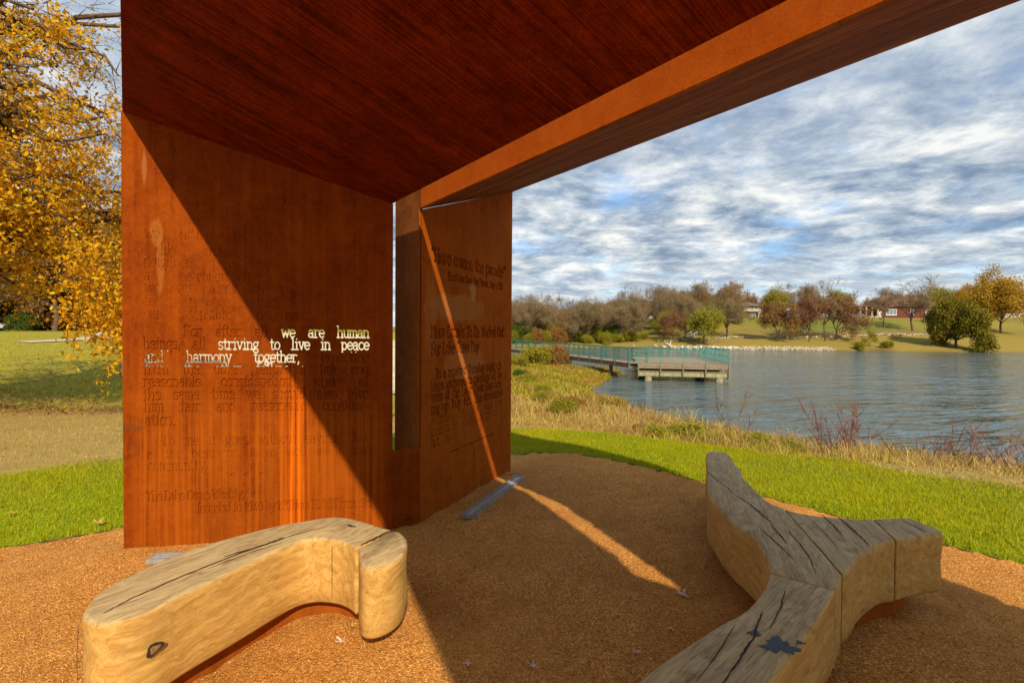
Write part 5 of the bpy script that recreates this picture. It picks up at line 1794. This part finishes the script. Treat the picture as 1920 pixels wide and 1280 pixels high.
    gb = MB().box((0, 0, 0), (gl / n - .03, 1.7, .05), gax).mesh('gangway_board', M_DECK)
    for i in range(n):
        obj('gangway_board', gb, t, g0 + gd * (i + .5) / n - gs * .0)
    for k in (-1, 1):
        MB().bar(g0 + gs * k * .80 - up * .20, g1 + gs * k * .80 - up * .20, .10, .28).build('gangway_stringer', simple('rusty_stringer', (0.28, 0.15, 0.09), .85, .25, 2) if k > 0 else M_DARKWOOD, t)
        e = gs * k * .84
        np_ = 17
        for i in range(np_):
            q = g0 + gd * i / (np_ - 1) + e
            for w in (-.13, .13):
                MB().box(q + gx * w + up * .58, (.05, .05, 1.10), gax).build('gangway_post', M_TEAL, t)
            MB().box(q - up * .16, (.09, .06, .44), gax).build('gangway_bracket', M_POSTWOOD, t)
        for z, w in ((1.15, .07), (.80, .035), (.50, .035), (.22, .035)):
            MB().bar(g0 + e + up * z, g1 + e + up * z, w).build('gangway_rail', M_TEAL, t)
    for s in (.12, .42, .72):
        q = g0 + gd * s
        MB().tube([q - up * 2.6, q - up * .35], .17, 10).build('gangway_pile', M_CONC, t)


pier()

# ------------------------------------------------------------------ far shore: rocks, low walls, birds, stair, pole, table
def boulder_mesh(name, C, S, mat, seed):
    rg = np.random.default_rng(seed)
    bm = bmesh.new()
    bmesh.ops.create_icosphere(bm, subdivisions=1, radius=1)
    bv = np.array([v.co[:] for v in bm.verts]); bf = np.array([[v.index for v in f.verts] for f in bm.faces])
    bm.free()
    n = len(C)
    V = bv[None] * rg.uniform(.7, 1.2, (n, len(bv), 1)) * S[:, None, :] + C[:, None, :]
    F = (bf[None] + len(bv) * np.arange(n)[:, None, None]).reshape(-1, 3)
    return mesh_np(name, V.reshape(-1, 3), F, mat)


def shoreline_rocks():
    rg = np.random.default_rng(4)
    pts = np.array([(38.5, 123.3), (45, 122.4), (55, 120.6), (65, 119.2), (74, 117.8)])
    N = 900
    t = rg.uniform(0, 1, N)
    x = 38.5 + t * 36
    y = np.interp(x, pts[:, 0], pts[:, 1]) + rg.uniform(-.7, 2.4, N)
    z = ground_h(x, y) + rg.uniform(-.08, .08, N)
    z = np.maximum(z, ZW - .05)
    S = rg.uniform(.10, .30, N)[:, None] * rg.uniform(.7, 1.3, (N, 3)) * np.array([1.2, 1, .8])
    o = obj('shoreline_rocks', boulder_mesh('shoreline_rocks', np.stack([x, y, z], 1), S, M_ROCK, 3), kind='stuff')
    tag(o, 'pale limestone rocks heaped along the far waterline', 'rocks')


shoreline_rocks()


def stone_wall(x0, y0, x1, y1, h, label, seed):
    rg = np.random.default_rng(seed)
    N = int(math.hypot(x1 - x0, y1 - y0) / .32) * 2
    t = rg.uniform(0, 1, N)
    x = x0 + (x1 - x0) * t; y = y0 + (y1 - y0) * t + rg.uniform(-.15, .15, N)
    z = ground_h(x, y) + rg.uniform(0, h, N)
    S = rg.uniform(.16, .32, N)[:, None] * np.array([1.3, .8, .7])
    w = thing('stone_wall', label, 'wall', (x0, y0, hz(x0, y0)))
    me = boulder_mesh('stones', np.stack([x, y, z], 1) - np.array([x0, y0, hz(x0, y0)]), S, M_ROCK, seed)
    obj('stones', me, w, kind='stuff')


stone_wall(38, 133.5, 62, 133.0, .4, 'low dry stone wall at the hill foot behind the resting birds', 1)
stone_wall(66, 132.5, 108, 131.5, .4, 'low dry stone wall at the hill foot behind the red trees', 2)


def bird_mesh():
    bm = bmesh.new()
    bmesh.ops.create_uvsphere(bm, u_segments=10, v_segments=7, radius=1)
    for v in bm.verts:
        x, y, z = v.co
        s = 1 - .35 * max(0, -x)                      # tail narrows
        v.co = (x * .34 + (-.06 if x < -.8 else 0), y * .16 * s, z * .15 * s + (.05 * max(0, -x)) + .24)
    b = bpy.data.meshes.new('body'); bm.to_mesh(b); bm.free(); b.materials.append(M_WHITE)
    n = MB()
    n.tube([(.24, 0, .28), (.33, 0, .42), (.34, 0, .52), (.38, 0, .57)], [.07, .05, .05, .06], 7)
    n.tube([(.36, 0, .56), (.44, 0, .57)], [.065, .03], 7)
    bl = MB().tube([(.43, 0, .565), (.52, 0, .55)], [.025, .008], 5)
    lg = MB().tube([(.02, 0, 0), (.02, 0, .14)], .018, 5)
    return b, n.mesh('neck', M_WHITE, True), bl.mesh('bill', M_ORANGE), lg.mesh('leg', M_ORANGE)


BM = bird_mesh()
def bird(x, y, rz, label, z=None):
    t = thing('white_bird', label, 'bird', (x, y, (hz(x, y) if z is None else z) + .02), rz, 'white birds resting on the far shore')
    t.scale = (1.15,) * 3
    obj('body', BM[0], t); obj('neck', BM[1], t); obj('bill', BM[2], t)
    obj('leg', BM[3], t, (0, .07, 0)); obj('leg', BM[3], t, (0, -.07, 0))


rbd = random.Random(9)
for x in (36.6, 39.0, 40.6, 41.8, 43.6, 45.0, 46.4, 47.5, 48.6, 50.2, 51.1, 52.6):
    y = float(np.interp(x, [18.6, 36, 55, 74.4], [127.4, 123.2, 119.9, 117])) - .25
    bird(x, y, rbd.uniform(0, 6.28), 'white water bird resting in front of the pale shoreline rocks', ZW + .10)
for x, y in ((30.0, 126.0), (35.2, 124.6), (38.3, 123.7)):
    bird(x, y, rbd.uniform(0, 6.28), 'white water bird on the grass left of the shoreline rocks')
for x, y in ((70.5, 131.2), (72.0, 130.6)):
    bird(x, y, rbd.uniform(0, 6.28), 'white water bird on the slope below the low stone wall')

# hillside stair
st = thing('hillside_stair', 'concrete stair with pale handrails climbing the far slope', 'stair', (45.5, 134, hz(45.5, 134)))
sa, sb = Vector((45.5, 134, hz(45.5, 134))), Vector((57.0, 150, hz(57, 150)))
for i in range(24):
    q = sa.lerp(sb, (i + .5) / 24); q.z = hz(q.x, q.y) + .05
    MB().box(q - sa, (1.5, .7, .2), (Vector((.81, -.58, 0)), Vector((.58, .81, 0)), Vector((0, 0, 1)))).build('step', M_CONC, st)
for k in (-.8, .8):
    off = Vector((.81, -.58, 0)) * k
    pts = []
    for i in range(9):
        q = sa.lerp(sb, i / 8); q.z = hz(q.x, q.y) + .95
        pts.append(q - sa + off)
        MB().tube([q - sa + off - Vector((0, 0, 1.0)), q - sa + off], .05, 6).build('rail_post', M_TRIM, st)
    MB().tube(pts, .07, 6).build('handrail', M_TRIM, st)

# utility pole
up_ = thing('utility_pole', 'wooden utility pole with crossarm on the far hill', 'utility pole', (65.5, 154, hz(65.5, 154)))
MB().tube([(0, 0, -.3), (0, 0, 8.0)], [.20, .13], 8).build('pole', M_BARKPALE, up_)
MB().box((0, -.16, 7.6), (2.2, .12, .14)).build('crossarm', M_BARKPALE, up_)
for k in (-.9, -.3, .3, .9):
    MB().tube([(k, -.16, 7.67), (k, -.16, 7.85)], .05, 6).build('insulator', M_TRIM, up_)

# picnic table
pt_ = thing('picnic_table', 'grey picnic table with benches beside the low stone wall', 'picnic table', (96.5, 128.6, hz(96.5, 128.6)))
MB().box((0, 0, .76), (2.4, .85, .07)).build('table_top', M_DARKWOOD, pt_)
for k in (-1, 1):
    MB().box((0, k * .75, .45), (2.4, .3, .06)).build('seat', M_DARKWOOD, pt_)
    MB().bar((k * .9, -.75, 0), (k * .9, .25, .72), .08).build('leg', M_DARKWOOD, pt_)
    MB().bar((k * .98, .75, 0), (k * .98, -.25, .72), .08).build('leg', M_DARKWOOD, pt_)
    MB().bar((k * .82, -.85, .38), (k * .82, .85, .38), .07).build('cross_bar', M_DARKWOOD, pt_)

# fallen wood on the shore
fl = thing('fallen_log', 'fallen grey branch leaning by the yellow olive tree', 'log', (51.0, 128.2, hz(51, 128.2)))
MB().tube([(-1.2, 0, -.1), (0, 0, .6), (1.0, .2, 1.7)], [.28, .22, .10], 7).build('bole', M_BARKPALE, fl)
MB().tube([(.1, 0, .7), (1.6, -.3, 1.0), (2.6, -.2, 1.1)], [.13, .09, .04], 6).build('limb', M_BARKPALE, fl)
dw = thing('driftwood', 'forked bleached driftwood left of the shoreline rocks', 'driftwood', (38.6, 125.4, hz(38.6, 125.4)))
MB().tube([(-.9, 0, .9), (0, 0, .25), (.6, 0, .1)], [.06, .10, .12], 6).build('bole', M_TRIM, dw)
MB().tube([(0, 0, .25), (.3, 0, .9), (.35, 0, 1.5)], [.10, .07, .04], 6).build('limb', M_TRIM, dw)

# white kerb on the hilltop drive
kb = MB()
for i in range(8):
    xa, xb = 88.0 + i * 1.1, 89.1 + i * 1.1
    kb.bar((xa, 165, hz(xa, 165) + .12), (xb, 165, hz(xb, 165) + .12), 1.2, .45)
tag(kb.build('drive_kerb', M_TRIM), 'pale concrete kerb of the hilltop drive behind the red trees', 'kerb')

# ------------------------------------------------------------------ houses
def hip_roof(m, x0, x1, y0, y1, z, h, ov=.6, mi=0):
    x0 -= ov; x1 += ov; y0 -= ov; y1 += ov
    d = (y1 - y0) / 2
    ym = (y0 + y1) / 2
    m.add([(x0, y0, z), (x1, y0, z), (x1, y1, z), (x0, y1, z), (x0 + d, ym, z + h), (x1 - d, ym, z + h), (x0, y0, z - .18), (x1, y0, z - .18), (x1, y1, z - .18), (x0, y1, z - .18)],
          [(0, 1, 5, 4), (1, 2, 5), (2, 3, 4, 5), (3, 0, 4), (6, 7, 1, 0), (7, 8, 2, 1), (8, 9, 3, 2), (9, 6, 0, 3), (9, 8, 7, 6)], mi)


def window(parent, x, y, z, w, h, panes=2):
    f = MB()
    for k in (-1, 1):
        f.box((x + k * (w / 2 - .05), y - .05, z), (.12, .14, h))
    for k in (-1, 1):
        f.box((x, y - .055, z + k * (h / 2 - .05)), (w - .21, .13, .12))
    for i in range(1, panes):
        f.box((x - w / 2 + w * i / panes, y - .06, z), (.08, .10, h - .22))
    o = f.build('window', M_TRIM, parent)
    for i in range(panes):
        MB().box((x - w / 2 + w * (i + .5) / panes, y - .01, z), (w / panes - .13, .05, h - .23)).build('pane', M_GLASS, o)
    MB().box((x, y - .09, z - h / 2 - .06), (w + .2, .22, .09)).build('sill', M_TRIM, o)


h1 = thing('brick_house', 'red brick house with brown hipped roof and white windows on the far hill', 'house', (134, 174, hz(134, 172)), R(-6))
MB().box((0, 4, 1.6), (19, 8, 4.4)).build('wall', M_BRICK, h1)
rf = MB(); hip_roof(rf, -9.5, 9.5, 0, 8, 3.9, 3.9)
ro = rf.build('roof', M_SHINGLE, h1)
MB().box((4.0, 5.0, 7.3), (.9, .9, 2.2)).build('chimney', M_TRIM, ro)
window(h1, -5.0, 0, 1.9, 3.4, 2.0, 3)
window(h1, 1.6, 0, 2.0, 1.2, 2.0, 1)
window(h1, 6.8, 0, 1.9, 2.0, 1.8, 2)
dr = MB().box((-8.6, -.03, .9), (1.1, .10, 2.3)).build('door', M_TRIM, h1)
MB().tube([(-8.25, -.12, .9), (-8.2, -.16, .9)], .05, 6).build('handle', M_STEELDARK, dr)
pr = MB()
pr.add([(-16, -1.5, 3.7), (-9.6, -1.5, 3.7), (-9.6, 6.5, 3.7), (-16, 6.5, 3.7), (-16, -1.5, 3.9), (-9.6, -1.5, 4.4), (-9.6, 6.5, 4.4), (-16, 6.5, 3.9)],
       [(3, 2, 1, 0), (4, 5, 6, 7), (0, 1, 5, 4), (1, 2, 6, 5), (2, 3, 7, 6), (3, 0, 4, 7)])
pr.build('porch_roof', M_SHINGLE, h1)
for k in range(4):
    MB().box((-15.4 + k * 1.85, -1.0, 1.85), (.55, .45, 3.7)).build('porch_column', M_TAN, h1)
MB().box((-12.8, -.7, .15), (6.8, 1.6, .7)).build('porch_base', M_TAN, h1)
MB().box((-12.8, 4.5, 1.7), (6.3, 3.0, 3.9)).build('porch_wall', M_BRICK, h1)
MB().box((11.0, 3.0, 1.0), (3.0, 5.0, .25)).build('side_deck', M_DARKWOOD, h1)
for k in (9.9, 12.2):
    MB().box((k, .8, -.2), (.35, .35, 2.2)).build('deck_post', M_TRIM, h1)
MB().box((11.0, .6, 1.7), (3.0, .12, 1.1)).build('deck_rail', M_DARKWOOD, h1)

h2 = thing('split_level_house', 'tan split level house with flat eaves half hidden by trees', 'house', (82.0, 177, hz(82, 175)), R(4))
MB().box((0, 3, .9), (7.0, 6, 2.4)).build('lower_wall', M_DARKWOOD, h2)
MB().box((-.6, 2.6, 3.0), (8.0, 7, 2.0)).build('upper_wall', M_TAN, h2)
rf = MB(); hip_roof(rf, -4.6, 3.4, -.9, 6.1, 4.1, 1.5, .9)
rf.build('roof', M_GREYROOF, h2)
MB().box((6.2, 4, 2.6), (4.4, 5, 2.6)).build('wing_wall', M_TAN, h2)
rf = MB(); hip_roof(rf, 4.1, 8.4, 1.5, 6.5, 3.95, 1.2, .5)
rf.build('wing_roof', M_GREYROOF, h2)
window(h2, -1.8, -.9, 3.1, 2.2, 1.1, 2)
window(h2, 1.8, -.9, 3.1, 1.4, 1.1, 1)
MB().box((1.2, -.06, .9), (2.0, .1, 1.9)).build('door', M_GLASS, h2)
for k in (-3.6, 2.8):
    MB().box((k, -.7, .8), (.25, .25, 2.0)).build('post', M_TRIM, h2)

h3 = thing('gabled_house', 'pale gabled house with brown roof at the right end of the hill', 'house', (186, 188, hz(186, 186)), R(10))
MB().box((0, 5, 2.0), (13, 10, 6)).build('wall', M_TAN, h3)
rf = MB()
rf.add([(-7.2, -.6, 5.0), (7.2, -.6, 5.0), (7.2, 10.6, 5.0), (-7.2, 10.6, 5.0), (0, -.6, 9.0), (0, 10.6, 9.0)], [(0, 1, 4), (1, 2, 5, 4), (2, 3, 5), (3, 0, 4, 5), (3, 2, 1, 0)])
rf.build('roof', M_TRIM, h3)
window(h3, -2.5, 0, 2.6, 2.0, 1.8, 2)
window(h3, 2.5, 0, 2.6, 2.0, 1.8, 2)


def car(label, x, y, z, rz, group=None):
    t = thing('parked_car', label, 'car', (x, y, z), rz)
    b = MB()
    prof = [(-2.25, .35), (-2.28, .75), (-2.15, .98), (-1.35, 1.05), (2.0 - 3.0, 1.06), (1.05, 1.02), (1.95, .88), (2.22, .68), (2.25, .38)]
    n = len(prof)
    for k, yw in ((0, -.88), (1, .88)):
        b.v += [(px, yw * (1.0 if pz < .9 else .96), pz) for px, pz in prof]
    b.f += [tuple(range(n)), tuple(reversed(range(n, 2 * n)))] + [(i, n + i, n + (i + 1) % n, (i + 1) % n) for i in range(n)]
    b.m += [0] * (n + 2)
    b.build('body', M_CAR, t)
    c = MB()
    pr2 = [(-1.75, 1.03), (-1.1, 1.42), (.25, 1.44), (1.05, 1.02)]
    for yw in (-.80, .80):
        c.v += [(px, yw * (1.0 if pz < 1.2 else .84), pz) for px, pz in pr2]
    c.f += [(0, 1, 2, 3), (7, 6, 5, 4), (0, 4, 5, 1), (1, 5, 6, 2), (2, 6, 7, 3)]
    c.m += [0] * 5
    c.build('cabin', M_GLASS, t)
    MB().add([(-1.12, -.68, 1.43), (.27, -.68, 1.45), (.27, .68, 1.45), (-1.12, .68, 1.43), (-1.05, -.6, 1.49), (.2, -.6, 1.50), (.2, .6, 1.50), (-1.05, .6, 1.49)],
             [(3, 2, 1, 0), (4, 5, 6, 7), (0, 1, 5, 4), (1, 2, 6, 5), (2, 3, 7, 6), (3, 0, 4, 7)]).build('roof', M_CAR, t)
    for wx in (-1.4, 1.4):
        for wy in (-.82, .82):
            w = MB().tube([(wx, wy - .11, .33), (wx, wy + .11, .33)], .33, 16).build('wheel', M_TYRE, t)
            s = .115 if wy > 0 else -.115
            MB().tube([(wx, wy + s * .9, .33), (wx, wy + s * 1.06, .33)], .2, 12).build('rim', M_STEEL, w)
    for wy in (-.62, .62):
        MB().box((2.2, wy, .68), (.1, .36, .16)).build('headlight', M_TRIM, t)
        MB().box((-2.26, wy, .80), (.06, .34, .16)).build('tail_light', M_BRICK, t)


car('silver car parked on the hilltop beside the red brick house', 113.0, 168.0, hz(113, 168) + .02, R(180))
car('grey car parked at the edge of the wood behind the path', -62.0, 60.0, hz(-62, 60) + .02, R(20))

# concrete path crossing the left lawn
def left_path():
    m = MB()
    ctr = [(-33.5, 35), (-32.5, 37), (-33, 40), (-36, 46), (-42, 54), (-48, 62), (-52, 72)]
    vs = []
    for i, (x, y) in enumerate(ctr):
        a = np.array(ctr[max(i - 1, 0)]); b = np.array(ctr[min(i + 1, len(ctr) - 1)])
        d = (b - a) / np.linalg.norm(b - a)
        nn = np.array([-d[1], d[0]]) * 1.3
        for s in (1, -1):
            q = np.array([x, y]) + nn * s
            vs.append((q[0], q[1], hz(q[0], q[1]) + .06))
    m.add(vs, [(2 * i, 2 * i + 1, 2 * i + 3, 2 * i + 2) for i in range(len(ctr) - 1)])
    m.build('path', M_PATH, kind='structure')


left_path()
xs_ = np.linspace(-30.5, -5, 14); ys_ = np.linspace(19.5, 62, 20)
pl = MB()
for j_ in range(len(ys_) - 1):
    for i_ in range(len(xs_) - 1):
        sx_ = lambda x, y: x * (y / 40.0)
        q = [(sx_(xs_[a], ys_[b]), ys_[b]) for a, b in ((i_, j_), (i_ + 1, j_), (i_ + 1, j_ + 1), (i_, j_ + 1))]
        pl.add([(x, y, hz(x, y) + .07) for x, y in q], [(0, 1, 2, 3)])
pl.build('paved_lot', simple('pale_paving', (0.55, 0.46, 0.27), 0.9, 0.25, .6), kind='structure')
rh = thing('brick_building', 'low red brick building glimpsed between trunks behind the path', 'building', (-62, 98, hz(-62, 98)), R(25))
MB().box((0, 3, 2), (12, 6, 4.4)).build('wall', M_REDLEAFLITTER, rh)
rf = MB(); hip_roof(rf, -6, 6, 0, 6, 4.3, 2)
rf.build('roof', M_GREYROOF, rh)
for k in (-3.5, 0, 3.5):
    window(rh, k, 0, 2.2, 1.4, 1.5, 1)
